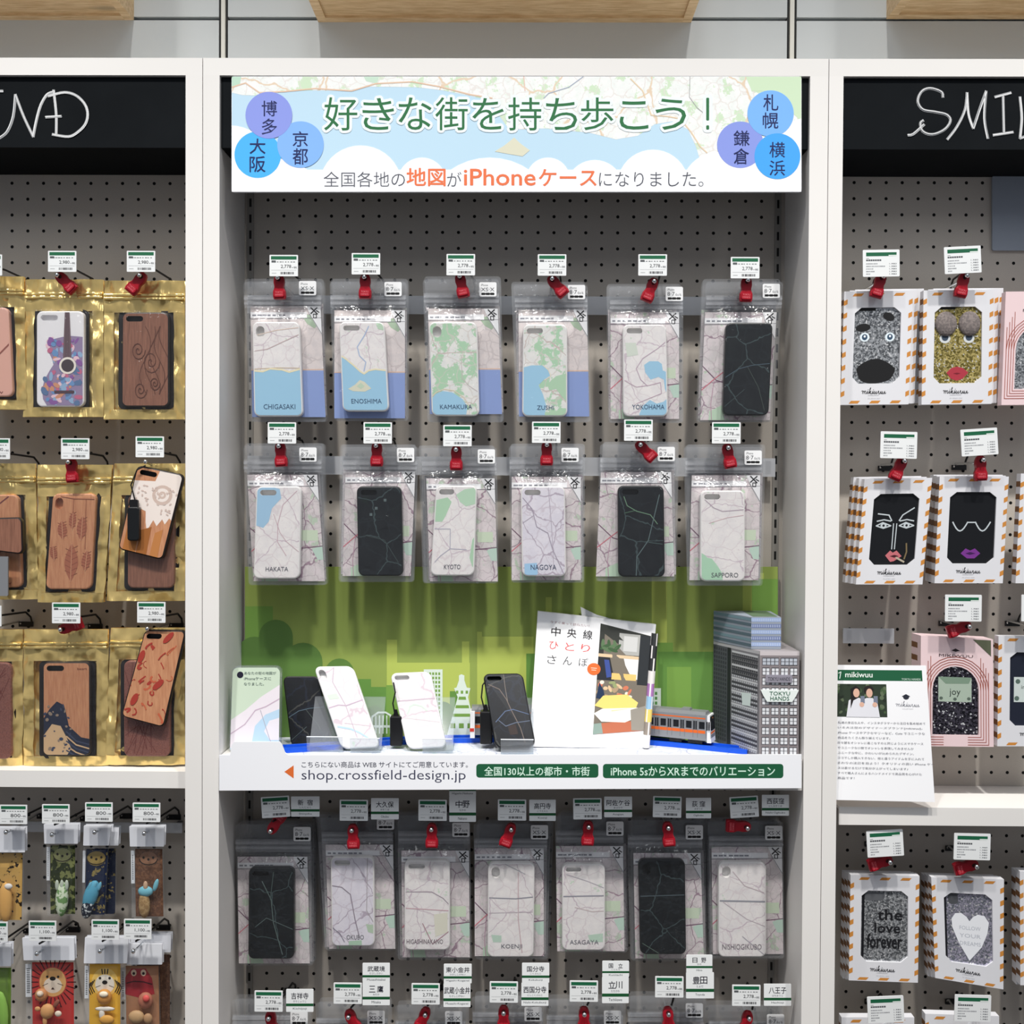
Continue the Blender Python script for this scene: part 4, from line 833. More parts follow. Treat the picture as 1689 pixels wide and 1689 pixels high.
# ------------------------------------------------------------------ finger puppet packs
def puppet_pack(label, hd, body, cardm, dec, pup, Y=.05, hang=0):
    o = at((hd[0]+hd[1])/2, hd[4], Y); r = thing('finger_puppet_pack', label, 'toy pack', o, 'finger puppet packs')
    hq = quad(*hd, Y+.002); a = Art(hq, o); a.rslab(0,0,hq.W,hq.H,1,.002,-.0002,paint((232,234,240),.4)); a.rslab(0,0,hq.W,hq.H,1,-.006,-.0066,paint((226,228,234),.4)); a.build('paper_header', r)
    bq = quad(*body, Y+.009); a = Art(bq, o); film_surface(a, bq, bq if pup else None, Y, .011, FILM, .0012, sum(map(ord,label))%61); a.on(bq); a.rslab(0,0,bq.W,bq.H,2,-.003,-.0032,FILMB); a.build('pouch', r)
    a = Art(bq, o); W, H = bq.W, bq.H; a.slab([(W*.14,3),(W*.98,3),(W*.98,H-4),(W*.14,H-4)],-.0012,-.002,cardm)
    base = a.fr; a.fr = Fr(lambda p, q: base.fn(p, q), base.n, W, H); f0 = a.fr
    a.fr = Fr(lambda p, q: base.fn(p, q)+base.n*-.0012, base.n, W, H); dec(a, W, H); a.build('printed_card', r)
    a = Art(bq, o); a.slab([(1,5),(W*.13,5),(W*.13,H*.5),(1,H*.5)],.0005,-.0003,paint((226,230,234),.4))
    for k in range(14): a.rect(3,H*.1+k*3,W*.13-2,H*.1+k*3+1.5,(90,92,96),6.5)
    a.build('barcode_strip', r)
    if pup: a = Art(pix(Y), o); pup(a, Y+.004); merge_smooth(a.build('finger_puppet', r))
def bl(a, x, y, rx, ry, Y, m, rot=0): a.blob(at(x, y, Y), (rx*PXM, min(rx,ry)*PXM*.55, ry*PXM), paint(m) if isinstance(m, tuple) else m, rot=rot)
def smile(a, W, H, c=(40,34,30), y=.16):
    a.line([(W*.55+15*math.cos(t*.39), H*y+10*math.sin(t*.39)) for t in range(9)], 1.6, c, 3)
    for k in (-1,0,1): a.poly(ell(W*.55+k*8, H*y-2+(3 if k==0 else 0), 2, 2.2, 10), c, 3)
def d_leo(c): return lambda a, W, H: (a.poly(ell(W*.55,H*.16,15,12), c, 2), smile(a, W, H))
def lion(a, W, H):
    cx, cy_ = W*.56, H*.3
    for k in range(26): t = k*.2417; a.line([(cx+24*math.cos(t), cy_+26*math.sin(t)),(cx+38*math.cos(t), cy_+44*math.sin(t))], 1.8, (70,22,26), 2)
    a.poly(ell(cx,cy_,22,24), (232,178,112), 3); a.poly(ell(cx,cy_+5,15,13), (240,226,206), 4); a.poly(ell(cx,cy_-6,5,3.4), (24,20,20), 5)
    for s in (-1,1): a.poly(ell(cx+s*9,cy_-9,2,2), (24,20,20), 5); a.line([(cx+s*8,cy_+2),(cx+s*17,cy_+(5 if s>0 else 6))], .9, (60,40,30), 5)
    a.poly([(cx-3,cy_+12),(cx+3,cy_+12),(cx,cy_+8)], (70,50,40), 5)
def tiger(a, W, H):
    cx, cy_ = W*.56, H*.28; a.poly(ell(cx,cy_,22,24), (246,206,110), 2); a.poly(ell(cx,cy_+3,16,16), (244,238,224), 3); a.poly(ell(cx,cy_,4.4,3.4), (24,20,20), 5)
    for s in (-1,1):
        a.poly(ell(cx+s*8,cy_-7,2.2,2.2), (24,20,20), 5)
        for k in range(3): a.line([(cx+s*(17+k*3),cy_-4+k*2),(cx+s*(22+k*3),cy_+6+k),(cx+s*(17+k*3),cy_+16+k*2)], 1.5, (40,30,24), 4)
        a.line([(cx+s*7,cy_+5),(cx+s*15,cy_+8)], .8, (50,40,30), 5)
    for k in (-1,0,1): a.line([(cx+k*5,cy_-22),(cx+k*4,cy_-14)], 1.8, (40,30,24), 4)
def redface(a, W, H):
    cx, cy_ = W*.47, H*.2; a.poly([(cx-24,cy_+26),(cx-22,cy_-2),(cx-12,cy_-16),(cx+12,cy_-16),(cx+22,cy_),(cx+26,cy_+26),(cx,cy_+32)], (168,46,56), 2)
    for s in (-1,1): a.poly(ell(cx+s*8,cy_-9,4.6,5.4), (232,206,180), 3); a.poly(ell(cx+s*8,cy_-8,2.2,2.4), (30,20,20), 4)
    a.line([(cx-20,cy_+8),(cx-8,cy_+5),(cx+8,cy_+6),(cx+22,cy_+10)], 1.8, (60,16,24), 3)
def p_stripe(a, Y): bl(a,102,1483,11,30,Y,FUZZ,.06); [bl(a,x,1460,3.4,9,Y-.002,(196,206,190)) for x in (94,102,110)]
def p_blue(a, Y): bl(a,150,1476,12,26,Y,(92,168,196),.35); bl(a,144,1498,10,18,Y-.001,DOTS,.2); [bl(a,x,1462,3,8,Y-.003,(110,180,206),.3) for x in (148,156,164)]
def p_tan(a, Y): bl(a,238,1492,10,23,Y,TAN); bl(a,240,1470,13,9,Y-.001,(126,194,210)); bl(a,257,1460,4,11,Y-.002,(126,194,210),.3); bl(a,240,1461,4,8,Y-.003,(206,170,140))
def p_yel(a, Y): bl(a,9,1488,12,34,Y,(232,180,104)); bl(a,14,1462,7,5,Y-.003,(238,236,232))
def p_lion(a, Y): bl(a,68,1641,11,11,Y,(206,140,90)); bl(a,66,1639,6,5,Y-.005,(234,214,190)); bl(a,78,1668,12,13,Y,(224,168,110),.3); bl(a,62,1664,5,4,Y-.002,(224,168,110)); bl(a,96,1672,6,5,Y-.002,(240,226,206)); bl(a,74,1684,4,9,Y-.001,(224,168,110)); bl(a,93,1655,4,8,Y,(150,90,70),.6)
def p_tiger(a, Y): bl(a,172,1644,13,13,Y,(222,156,76)); bl(a,171,1640,8,5,Y-.006,(240,226,200)); bl(a,173,1664,17,4,Y,(238,232,222)); bl(a,168,1673,5,9,Y,(238,232,222)); bl(a,176,1682,13,8,Y-.001,(224,168,80))
def p_bear(a, Y): bl(a,240,1650,13,14,Y,(190,120,96)); bl(a,241,1647,6,6,Y-.007,(206,84,80)); bl(a,225,1677,14,11,Y-.001,(200,164,120)); bl(a,244,1680,8,9,Y,(190,150,110))
def p_grn(a, Y): bl(a,4,1668,10,34,Y,(150,200,90),-.1)
HB = (150,140,96)
puppet_pack('puppet pack with black-marked yellow print at left edge', (-30,42,-30,42,1364.5,1405), (-34,38,-34,36,1405,1522), ZEB, lambda a,W,H: None, p_yel)
puppet_pack('puppet pack with green leopard print and striped green puppet', (73,130,74,129,1358.7,1391), (76,124,76,124,1392,1512), LEOP, d_leo((150,152,104)), p_stripe)
puppet_pack('puppet pack with navy print and blue spotted puppet', (139,185,138,180,1361,1394), (136,178,134,172,1398,1513), LEOB, d_leo((150,128,72)), p_blue)
puppet_pack('puppet pack with brown print and light blue tipped puppet', (214,272,215,271,1362,1395.6), (215,268,216,270,1398,1516), FUR, d_leo((140,102,78)), p_tan)
puppet_pack('puppet pack hanging behind the navy print pack', (150,197,150,196,1364,1394), (150,191,150,190,1397,1512), LEOB, lambda a,W,H: None, None, Y=.066)
puppet_pack('green puppet pack at left edge in bottom row', (-55,19.6,-56,19,1555,1592.6), (-50,19,-50,18,1594,1712), paint((110,140,62)), lambda a,W,H: None, p_grn)
puppet_pack('red lion puppet pack', (37.5,123,40,124,1546,1583) , (41,122,42,123,1585,1703), paint((196,62,58)), lion, p_lion) if False else puppet_pack('finger puppet pack with red card and lion face', (37.5,123,40,124,1546,1583) , (41,122,42,123,1585,1703), paint((196,62,58)), lion, p_lion)
puppet_pack('finger puppet pack with yellow card and tiger face', (141,213,139,210,1545,1588), (139,199,138,199,1588,1705), paint((238,184,62)), tiger, p_tiger)
puppet_pack('finger puppet pack with brown card and frowning red face', (208,268,210,268,1556,1590), (198,262,199,264,1591,1706), paint((176,128,96)), redface, p_bear, Y=.062)
puppet_pack('plain puppet pack hanging behind the frowning red face pack', (216,283,217,282,1539,1570), (216,281,217,281,1572,1702), FUR, lambda a,W,H: None, None, Y=.078)
for dsc, tip, tg, pr in (('the yellow print puppet',(10,1373),(22,1343.5),'800'),('the green leopard puppet',(86,1377),(92,1342.5),'800'),('the navy print puppet',(156,1373),(163,1339.5),'800'),('the brown print puppet',(238,1375),(241.5,1340),'800'),
    ('the green puppet at bottom left',(-14,1575),(-10,1537),'1,100'),('the lion puppet',(61,1573),(70,1535.5),'1,100'),('the tiger puppet',(165,1569),(173.5,1533.5),'1,100'),('the red face puppet',(220,1569),(227,1532.5),'1,100')):
    fixings(dsc, tip, tg, pr, None)
# ------------------------------------------------------------------ cartons, right bay
OR = (206,138,62)
def script(a, x, y, w, h, col, lw):
    S_ = [[(0,.6),(.04,.5),(.055,.98),(.06,.7),(.1,.52),(.115,.98),(.12,.7),(.165,.52),(.18,.95),(.21,.9),(.25,.55),(.25,.95),(.29,.85),(.35,.2),(.345,.02),(.325,.3),(.325,.98),(.34,.7),(.38,.55),(.37,.7),(.34,.76),(.4,.97),(.44,.85),(.46,.55),(.465,.95),(.5,.85),(.52,.55),(.525,.9),(.56,.95),(.595,.6),(.6,.9),(.64,.93),(.68,.58),(.7,.6),(.71,.9),(.75,.97),(.79,.6),(.8,.95),(.84,.85),(.85,.6),(.86,.92),(.9,.95),(.94,.6),(.95,.95),(1,.85)],[(.255,.35),(.262,.3)],[(.468,.35),(.475,.3)]]
    for st in S_: a.line([(x+(p+.03*(1-q))*w, y+q*h) for p, q in (smooth(st, 4) if len(st) > 2 else st)], lw, col, 1)
def carton(label, tl, tr, bl_, br_, winp, kind, body, art, Y=.055, th=.014, back=0, cat='phone case carton', plain=False, grp='phone case cartons', bx=9, bl_names=None):
    fr = quad(tl[0], tr[0], bl_[0], br_[0], tl[1], bl_[1], Y, None, tr[1], br_[1]); o = at((tl[0]+tr[0])/2, (tl[1]+tr[1])/2, Y)
    r = thing('phone_case_carton', label, cat, o, grp); W, H = fr.W, fr.H
    col = paint((226,226,230), .45) if kind == 'oct' else paint((238,212,214), .45)
    if kind == 'oct': wp = [(W*x, H*y) for x, y in winp]
    else:
        x0, x1, y0, y1 = winp; rad = (x1-x0)/2*W
        wp = [(W*(x0+x1)/2+rad*math.cos(t*math.pi/12), H*y0+rad-rad*math.sin(t*math.pi/12)) for t in range(13)]+[(W*x0, H*y1), (W*x1, H*y1)]
    a = Art(fr, o); a.ring([(0,0),(W,0),(W,H),(0,H)], wp, col, 0)
    R = [(0,0),(W,0),(W,H),(0,H)]
    for i in range(4):
        p, q = R[i-1], R[i]; a.face([fr(*p), fr(*q), fr(q[0],q[1],-th), fr(p[0],p[1],-th)], col)
    a.face([fr(p[0],p[1],-th) for p in R], col)
    for i in range(len(wp)):
        p, q = wp[i-1], wp[i]; a.face([fr(*p), fr(*q), fr(q[0],q[1],-.003), fr(p[0],p[1],-.003)], col)
    if kind == 'oct':
        n = 8
        for k in range(n):
            y = H*(.07+k*.115)
            for s in (0, 1): x = 0 if s == 0 else W-6; a.poly([(x,y+3),(x+6,y),(x+6,y+8),(x,y+11)], OR, 1)
            for s, xx in ((-1, 0), (1, W)):
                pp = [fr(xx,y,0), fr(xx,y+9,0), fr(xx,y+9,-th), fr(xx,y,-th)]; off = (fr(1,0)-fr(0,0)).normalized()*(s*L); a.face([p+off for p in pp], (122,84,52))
        for k in range(3 if True else 2):
            x = W*(.12+k*.3); a.poly([(x+4,H*.02),(x+19,H*.02),(x+15,H*.045),(x,H*.045)], OR, 1); a.poly([(x+4,H*.965),(x+19,H*.965),(x+15,H*.99),(x,H*.99)], OR, 1)
        script(a, W*.3, H*.85, W*.36, H*.055, (40,40,44), .9); a.text('collection', W*.4,H*.91,W*.56,H*.92,(150,150,154),1); a.text('for phone cases', W*.4,H*.94,W*.58,H*.95,(160,160,164),1)
    else:
        c = (160,84,70); x0, x1, y0, y1 = winp
        for k in range(4):
            g = (k+.8)*W*.035
            for s in (-1, 1):
                e = W*x0-g if s < 0 else W*x1+g
                a.line([(e, H*(.18+k*.045)),(e, H*y1+g)], 1.1, c, 1)
            a.line([(W*x0-g,H*y1+g),(W*x0+W*.15,H*y1+g)], 1.1, c, 1.5); a.line([(W*x1+g,H*y1+g),(W*x1-W*.15,H*y1+g)], 1.1, c, 1.5)
            rad = (x1-x0)/2*W+g; a.line([(W*(x0+x1)/2+rad*math.cos(t*math.pi/12), H*y0+(x1-x0)/2*W-rad*math.sin(t*math.pi/12)) for t in range(13)], 1.1, c, 2)
        a.text('MIKIWUU', W*.25,H*.155,W*.72,H*.18,(70,50,54),1); a.poly([(W*.42,H*.12),(W*.48,H*.1),(W*.54,H*.12),(W*.48,H*.13)], (50,40,44), 1)
        a.poly([(W*.72,H*.01),(W*.97,H*.01),(W*.97,H*.16)], (92,96,76), 1)
    a.build('carton_box', r)
    if body:
        xs_ = [p[0] for p in wp]; ys_ = [p[1] for p in wp]; x0, x1, y0, y1 = min(xs_), max(xs_), min(ys_), max(ys_); w, h = x1-x0, y1-y0
        cf = Fr(lambda p, q: fr.fn(x0+p, y0+q)+fr.n*-.0032, fr.n, w, h)
        a = Art(cf, o); a.rslab(-2,-2,w+2,h+2,2,0,-.009,body); a.con = [(p[0]-x0, p[1]-y0) for p in wp]
        if art: art(a, w, h)
        pc = a.build('phone_case', r)
        if art is f_gold:
            for x in (.25, .74):
                a = Art(cf, o); a.blob(cf(w*x, h*.22, .001), (.0165,.006,.0185), POM, 16, 10); a.build('pompom', pc)
    for k in range(back):
        d = bx*(k+1); Yk = Y+(th+.002)*(k+1); s_ = 1-.008*(k+1)
        pts = [(p[0]+d, p[1]-1.5*(k+1)) for p in (tl, tr, bl_, br_)]; o2 = at((pts[0][0]+pts[1][0])/2, pts[0][1], Yk)
        f2 = quad(pts[0][0], pts[1][0], pts[2][0], pts[3][0], pts[0][1], pts[2][1], Yk, None, pts[1][1], pts[3][1])
        r2 = thing('phone_case_carton', bl_names[k], cat, o2, grp); a = Art(f2, o2); a.slab([(0,0),(f2.W,0),(f2.W,f2.H),(0,f2.H)],0,-th,col)
        for q in range(8):
            y = f2.H*(.07+q*.115)
            for s in (0, 1): x = 0 if s == 0 else f2.W-6; a.poly([(x,y+3),(x+6,y),(x+6,y+8),(x,y+11)], OR, 1)
            for s, xx in ((-1, 0), (1, f2.W)):
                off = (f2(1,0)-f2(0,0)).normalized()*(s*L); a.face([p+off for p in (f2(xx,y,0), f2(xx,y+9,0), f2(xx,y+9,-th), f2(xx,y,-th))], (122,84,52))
        a.build('carton_box', r2)
    return r
OCT = [(.27,.15),(.73,.15),(.84,.2),(.84,.76),(.73,.82),(.27,.82),(.16,.76),(.16,.2)]
OCT = [(.26,.145),(.74,.145),(.84,.195),(.85,.76),(.75,.815),(.25,.815),(.165,.76),(.165,.195)]
def f_silver(a, W, H):
    a.rect(W*.1,0,W*.45,H*.04,(20,20,22),1); a.poly(ell(W*.74,H*.12,10,6.5,20,.4), (18,18,20), 2); a.poly(ell(W*.2,H*.26,12,6.5,20,-.1), (18,18,20), 2)
    for x in (.24,.78): a.poly(ell(W*x,H*.385,8,7.5), (226,238,244), 2); a.poly(ell(W*x,H*.385,4.6,5), (50,76,100), 3); a.poly(ell(W*x,H*.375,1.8,2), (235,240,245), 4)
    a.poly([(W*(.5+.41*math.cos(t*.2618)*(1+.05*math.sin(t*5))), H*(.84+.16*math.sin(t*.2618)*(1+.06*math.cos(t*7)))) for t in range(24)], (16,16,18), 3)
def f_gold(a, W, H):
    a.rect(W*.12,0,W*.45,H*.03,(30,28,22),1)
    for x in (.24,.74): a.poly(ell(W*x,H*.41,9,8), (210,214,214), 2); a.poly(ell(W*x,H*.4,5.5,5.5), (60,74,90), 3); 
    P(a,[(.28,.86),(.38,.8),(.5,.78),(.62,.8),(.74,.86),(.62,.94),(.5,.965),(.38,.94)],W,H,(172,52,66),4); P(a,[(.42,.87),(.5,.86),(.58,.87),(.5,.885)],W,H,(120,24,40),5)
SIL = (196,204,208)
def f_face(a, W, H):
    for s in (-1,1):
        cx = .52+s*.25
        a.line([((cx-.17*s)*W*1, H*.38),((cx-.1*s)*W, H*.3),((cx+.14*s)*W, H*(.28 if s<0 else .2))], 2, SIL, 3); a.line([((cx-.15)*W,H*.385),(cx*W,H*.365),((cx+.15)*W,H*.385)], 2, SIL, 3.3)
        a.line([((cx-.16)*W,H*.45),((cx-.02)*W,H*.405),((cx+.16)*W,H*.45),((cx)*W,H*.485),((cx-.16)*W,H*.45)], 2, SIL, 3); a.poly(ell(cx*W,H*.447,5,4.5), SIL, 3.5); a.poly(ell(cx*W,H*.447,2,2), (30,30,34), 4)
        a.line([((.52+s*.035)*W,H*.42),((.52+s*.03)*W,H*.78)], 1.6, SIL, 3)
    P(a,[(.36,.87),(.46,.8),(.52,.83),(.6,.8),(.72,.88),(.56,.95),(.48,.96)],W,H,(196,110,116),4); P(a,[(.46,.88),(.56,.86),(.66,.88),(.56,.9)],W,H,(70,26,34),5); a.line([(.6*W,.9*H),(.78*W,.96*H)],3,(180,170,150),5); a.line([(.78*W,.92*H),(.82*W,.82*H),(.8*W,.7*H)],2.5,(120,104,74),4)
def f_specs(a, W, H):
    for s in (-1,1): a.line([((.5+s*(.08+.32*t/8))*W, H*(.42+.125*math.sin(math.pi*min(1,t/8)))) for t in range(9)], 2.2, SIL, 3)
    a.line([(.42*W,.425*H),(.58*W,.425*H)],2,SIL,4)
    P(a,[(.3,.86),(.4,.79),(.5,.82),(.6,.79),(.72,.86),(.6,.93),(.44,.93)],W,H,(120,52,140),3); P(a,[(.4,.86),(.5,.84),(.62,.86),(.5,.88)],W,H,(60,20,80),4)
def f_forever(a, W, H):
    a.rect(2,2,6,H-2,(16,16,22),1); a.rslab(W*.08,H*.03,W*.5,H*.15,6,2*L,0,paint((92,94,98)))
    for s_, y0, y1, x0, x1 in (('the',.27,.42,.36,.88),('love',.46,.6,.3,.84),('forever',.62,.82,.14,.88)): a.text(s_, W*x0,H*y0,W*x1,H*y1,(24,24,28),3,.03)
def f_heart(a, W, H):
    a.rect(0,0,W*.06,H,(22,22,28),1); a.rslab(W*.1,0,W*.3,H*.17,6,2*L,0,paint((78,80,84)))
    P(a,[(.52,.96),(.3,.72),(.17,.5),(.16,.38),(.24,.3),(.36,.29),(.47,.34),(.53,.4),(.6,.34),(.7,.3),(.84,.31),(.93,.4),(.9,.55),(.78,.75)],W,H,(238,240,244),2)
    for s_, y in (('FOLLOW',.47),('YOUR',.58),('DREAMS',.69)): a.text(s_, W*.32,H*y,W*.76,H*(y+.055),(188,192,200),3)
def f_joy(a, W, H):
    P(a,[(.14,.16),(.86,.16),(.86,.52),(.14,.52)],W,H,(172,188,172),2); P(a,[(.14,.16),(.86,.16),(.8,.25),(.3,.26)],W,H,(126,150,130),3); a.text('joy', W*.38,H*.33,W*.62,H*.45,(50,60,54),4); [a.poly(ell(x*W,y*H,3,2.6,10),(90,104,94),4) for x, y in ((.2,.47),(.5,.48),(.8,.47))]
def f_plate(a, W, H): P(a,[(.1,.34),(.95,.34),(.95,.68),(.1,.68)],W,H,(206,216,212),2); a.text('im', W*.25,H*.45,W*.36,H*.5,(70,80,74),3); [a.poly(ell(x*W,y*H,4,4,10),(90,110,100),3) for x, y in ((.18,.4),(.16,.63))]
CB = paint((24,25,28), .3)
POM = mottle('pompom', (140,130,126), (118,110,108), 300)
B2 = lambda d: ['white orange-ticked carton next behind '+d, 'white orange-ticked carton third deep behind '+d, 'white orange-ticked carton fourth deep behind '+d]
carton('carton with silver glitter case, googly eyes and black beard', (1392.7,480.7),(1506,479),(1386,667.8),(1498.5,666.8), OCT,'oct',GSIL,f_silver, back=2, bx=9, bl_names=B2('the silver glitter carton'))
carton('carton with gold glitter case, grey pompoms and red lips', (1523.4,479),(1639,478),(1520,667.4),(1635.5,666), OCT,'oct',GGOLD,f_gold, back=2, bx=8, bl_names=B2('the gold glitter carton'))
carton('pink arch carton cut by the right edge, topmost row', (1659,481),(1777,480),(1651.6,668),(1770,667), (.17,.84,.3,.86),'arch',GSIL,lambda a,W,H: a.poly(ell(W*.5,H*.55,W*.3,W*.35),(24,24,26),1))
carton('carton with black case and silver line-drawn face', (1426,790),(1537.6,788),(1411.7,964),(1521.5,964), OCT,'oct',CB,f_face, back=2, bx=-9, bl_names=B2('the line-drawn face carton'))
carton('carton with black case, spectacles outline and purple lips', (1550,786),(1664,786),(1541.4,962),(1654,962), OCT,'oct',CB,f_specs, back=2, bx=-5, bl_names=B2('the purple lips carton'))
carton('white ticked carton cut by the right edge, middle row', (1684,781),(1798,781),(1675,962),(1788,962), OCT,'oct',CB,None)
carton('pink arch carton with black glitter case and joy plate', (1519,1048.6),(1638,1054.7),(1518,1230.8),(1639,1232), (.165,.8,.265,.895),'arch',GBLK,f_joy, back=2, bx=-5, bl_names=B2('the pink joy plate carton'))
carton('white ticked carton with pale plate, beside the pink joy carton', (1647,1049),(1765,1051),(1645,1231),(1765,1231), OCT,'oct',paint((34,38,52),.35),f_plate)
carton('carton with silver glitter case lettered the love forever', (1403,1443),(1516.7,1445),(1400,1617),(1514,1621), OCT,'oct',GSIL,f_forever, back=2, bx=-5, bl_names=B2('the love forever carton'))
carton('carton with holographic glitter case and white heart', (1536,1447),(1656,1450.5),(1542.5,1613),(1655,1632), OCT,'oct',GHOLO,f_heart, back=2, bx=-6, bl_names=B2('the white heart carton'))
carton('white ticked carton cut by the right edge under the shelf', (1682,1437),(1796,1440),(1683,1625),(1797,1628), OCT,'oct',GBLK,None, back=1, bx=-7, bl_names=B2('the right edge carton under the shelf'))
carton('dark carton cut by the bottom edge, beside the white heart carton above', (1526,1672),(1648,1676),(1526,1860),(1648,1864), OCT,'oct',GBLK,None)
carton('carton cut by the bottom edge below the love forever carton', (1388,1678),(1508,1678),(1388,1866),(1508,1866), OCT,'oct',GSIL,None)
for dsc, tip, tg, lk, rt in (('the silver glitter carton',(1457,456),(1453.5,434),16,-1),('the gold glitter carton',(1595,455),(1588,428.5),12,-3),('the line-drawn face carton',(1492,760.5),(1482.5,734),24,1),('the purple lips carton',(1622,759),(1615.5,729),-2,-4),
    ('the pink joy carton',(1599,1034),(1589,1003),70,0),('the love forever carton',(1468,1422.6),(1460,1391),72,-4),('the white heart carton',(1610.7,1430),(1603.5,1396.5),74,1),('the bottom left carton of the right bay',(1468,1700),(1461,1665),None,-3),('the bottom dark carton',(1610,1700),(1604.5,1663),None,1),('the right edge carton, middle row',(1716,1034),(1715,1003),None,0)):
    fixings(dsc, tip, tg, 'B', lk, rt)
# leaning information sheet
fr = quad(1379.4,1527.5,1378,1542,1097,1319.4,.03,.008,1098,1323); o = at(1460,1320,.01); W, H = fr.W, fr.H
root = thing('information_sheet', 'white information sheet with green header bar leaning on the right shelf', 'sign', o)
a = Art(fr, o); a.slab([(0,0),(W,0),(W,H),(0,H)], 0, -.002, paint((247,247,249), .35)); a.build('sheet', root)
a = Art(fr, o); a.rect(0,H*.035,W*.95,H*.115,GREEN,1); a.text('mikiwuu', W*.1,H*.05,W*.4,H*.09,(240,246,240),2,.02); a.text('TOKYU HANDS', W*.72,H*.095,W*.93,H*.108,(226,240,230),2); a.line([(4,H*.06),(8,H*.05),(6,H*.1)],1.5,(226,240,230),2)
a.poly(ell(W*.76,H*.235,5,4),(40,44,56),1); a.line([(W*.72,H*.23),(W*.76,H*.215),(W*.8,H*.23)],1.4,(40,44,56),2); script(a, W*.64, H*.262, W*.26, H*.042, (120,122,132), .6); a.text('COLLECTION', W*.71,H*.315,W*.83,H*.322,(190,190,196),1)
for i, s_ in enumerate(('私達の身近な人や、インスタグラマーから注目を集め始めて','いる大注目のデザイナーズブランド[mikiwuu]。','iPhone ケースやアクセサリーなど、Cute でユニークな','商品をたくさん取り揃えています。','日々服をオシャレに着こなすのと同じようにスマホケース','やユニークな小物でオシャレを表現してみませんか','ユニークな中に、かわいいが込められたデザイン。','ココでしか購入できない、他と違うアイテムを手に入れて','まわりの注目を浴よう！クオリティの高い iPhone ケー','スは着せるだけで気分が上がってしまいます♪','すべて職人さんによるハンドメイドで高品質を心がけた','商品です！')):
    y = H*(.418+i*.0372); a.text(s_, W*.02, y, W*.02+len(s_)*W*.0345*(1 if i != 2 else .86), y+H*.0175, (112,114,122), 1)
a.build('lettering', root)
a = Art(fr, o); x0, x1, y0, y1 = 1, W*.55, H*.14, H*.385; w, h = x1-x0, y1-y0
a.rect(x0,y0,x1,y1,(46,58,44),1)
a.con = [(x0,y0),(x0,y1),(x1,y1),(x1,y0)]
rd = random.Random(2)
for k in range(40): a.poly(ell(x0+rd.random()*w, y0+rd.random()*h*.9, rd.uniform(2,5), rd.uniform(2,4), 8, k), ((70,92,60),(36,44,34),(96,110,84))[k%3], 2+k*.01)
for cx, dark in ((.38,1),(.64,0)):
    X = x0+cx*w
    a.poly([(X-16,y1),(X-12,y0+h*.5),(X-4,y0+h*.42),(X+6,y0+h*.42),(X+14,y0+h*.52),(X+18,y1)], (226,226,232), 4+dark)
    if dark: a.poly([(X-9,y0+h*.75),(X-8,y0+h*.15),(X,y0+h*.05),(X+8,y0+h*.16),(X+6,y0+h*.4),(X-4,y0+h*.5)], (30,26,28), 5.5)
    else: a.poly(ell(X,y0+h*.17,8,7), (36,30,30), 5.2)
    a.poly(ell(X+1,y0+h*.27,5.4,7.4), (222,178,156), 6.5); a.rect(X+8,y0+h*.36,X+15,y0+h*.58,(120,128,146),7); a.poly(ell(X+10,y0+h*.62,4,4),(222,178,156),7.2)
a.con = None; a.build('photo_print', root)
# ------------------------------------------------------------------ things on the middle shelf
def stand(label, quadv, Y, Yb):
    """clear acrylic stand: front lip, base plate, sloped back rest"""
    x0, x1, y0, y1 = quadv; p0, p1 = at(x0, y1, Y), at(x1, y1, Y); o = Vector(((p0.x+p1.x)/2, Y, ZS+.0012)); r = thing('acrylic_stand', label, 'stand', o, 'clear acrylic stands')
    hh = at(x0, y0, Y).z-p0.z; z = ZS+.0012
    for nm, c in (('front_lip', [(p0.x,Y,z),(p1.x,Y,z),(p1.x,Y-.006,z+hh),(p0.x,Y-.006,z+hh)]), ('base_plate', [(p0.x,Y,z),(p1.x,Y,z),(p1.x,Yb,z),(p0.x,Yb,z)]), ('back_rest', [(p0.x,Y+.014,z+.001),(p1.x,Y+.014,z+.001),(p1.x,Yb,z+.07),(p0.x,Yb,z+.07)])):
        n = (Vector(c[1])-Vector(c[0])).cross(Vector(c[3])-Vector(c[0])).normalized()*.002
        a = Art(pix(0), o); a.hexa([Vector(v) for v in c]+[Vector(v)+n for v in c], ACRY)
        if nm == 'front_lip': a.tube([c[2], c[3]], .0008, paint((236,240,244), .15)); 
        a.build(nm, r)
def shelf_case(label, q, Yt, Yb, ckind, body, edge, art, ytr=None, ybr=None):
    fr = quad(*q, Yt, Yb, ytr, ybr); o = at((q[2]+q[3])/2, q[5], Yb); tz = fr(fr.W/2, fr.H).z
    d = (fr(0, fr.H)-fr(0, 0)).normalized(); e = (fr(fr.W, 0)-fr(0, 0)).normalized(); n = e.cross(d)
    fr.n = n if n.y < 0 else -n
    r = thing('display_phone_case', label, 'phone case', o, 'phone cases displayed on the shelf'); a = Art(fr, o); case_mesh(a, fr, ckind, body, 0, -.0095, art, r=11, edge=edge); a.build('case_shell', r); return r
WE, BE = paint((224,223,223), .35), paint((18,18,20), .3)
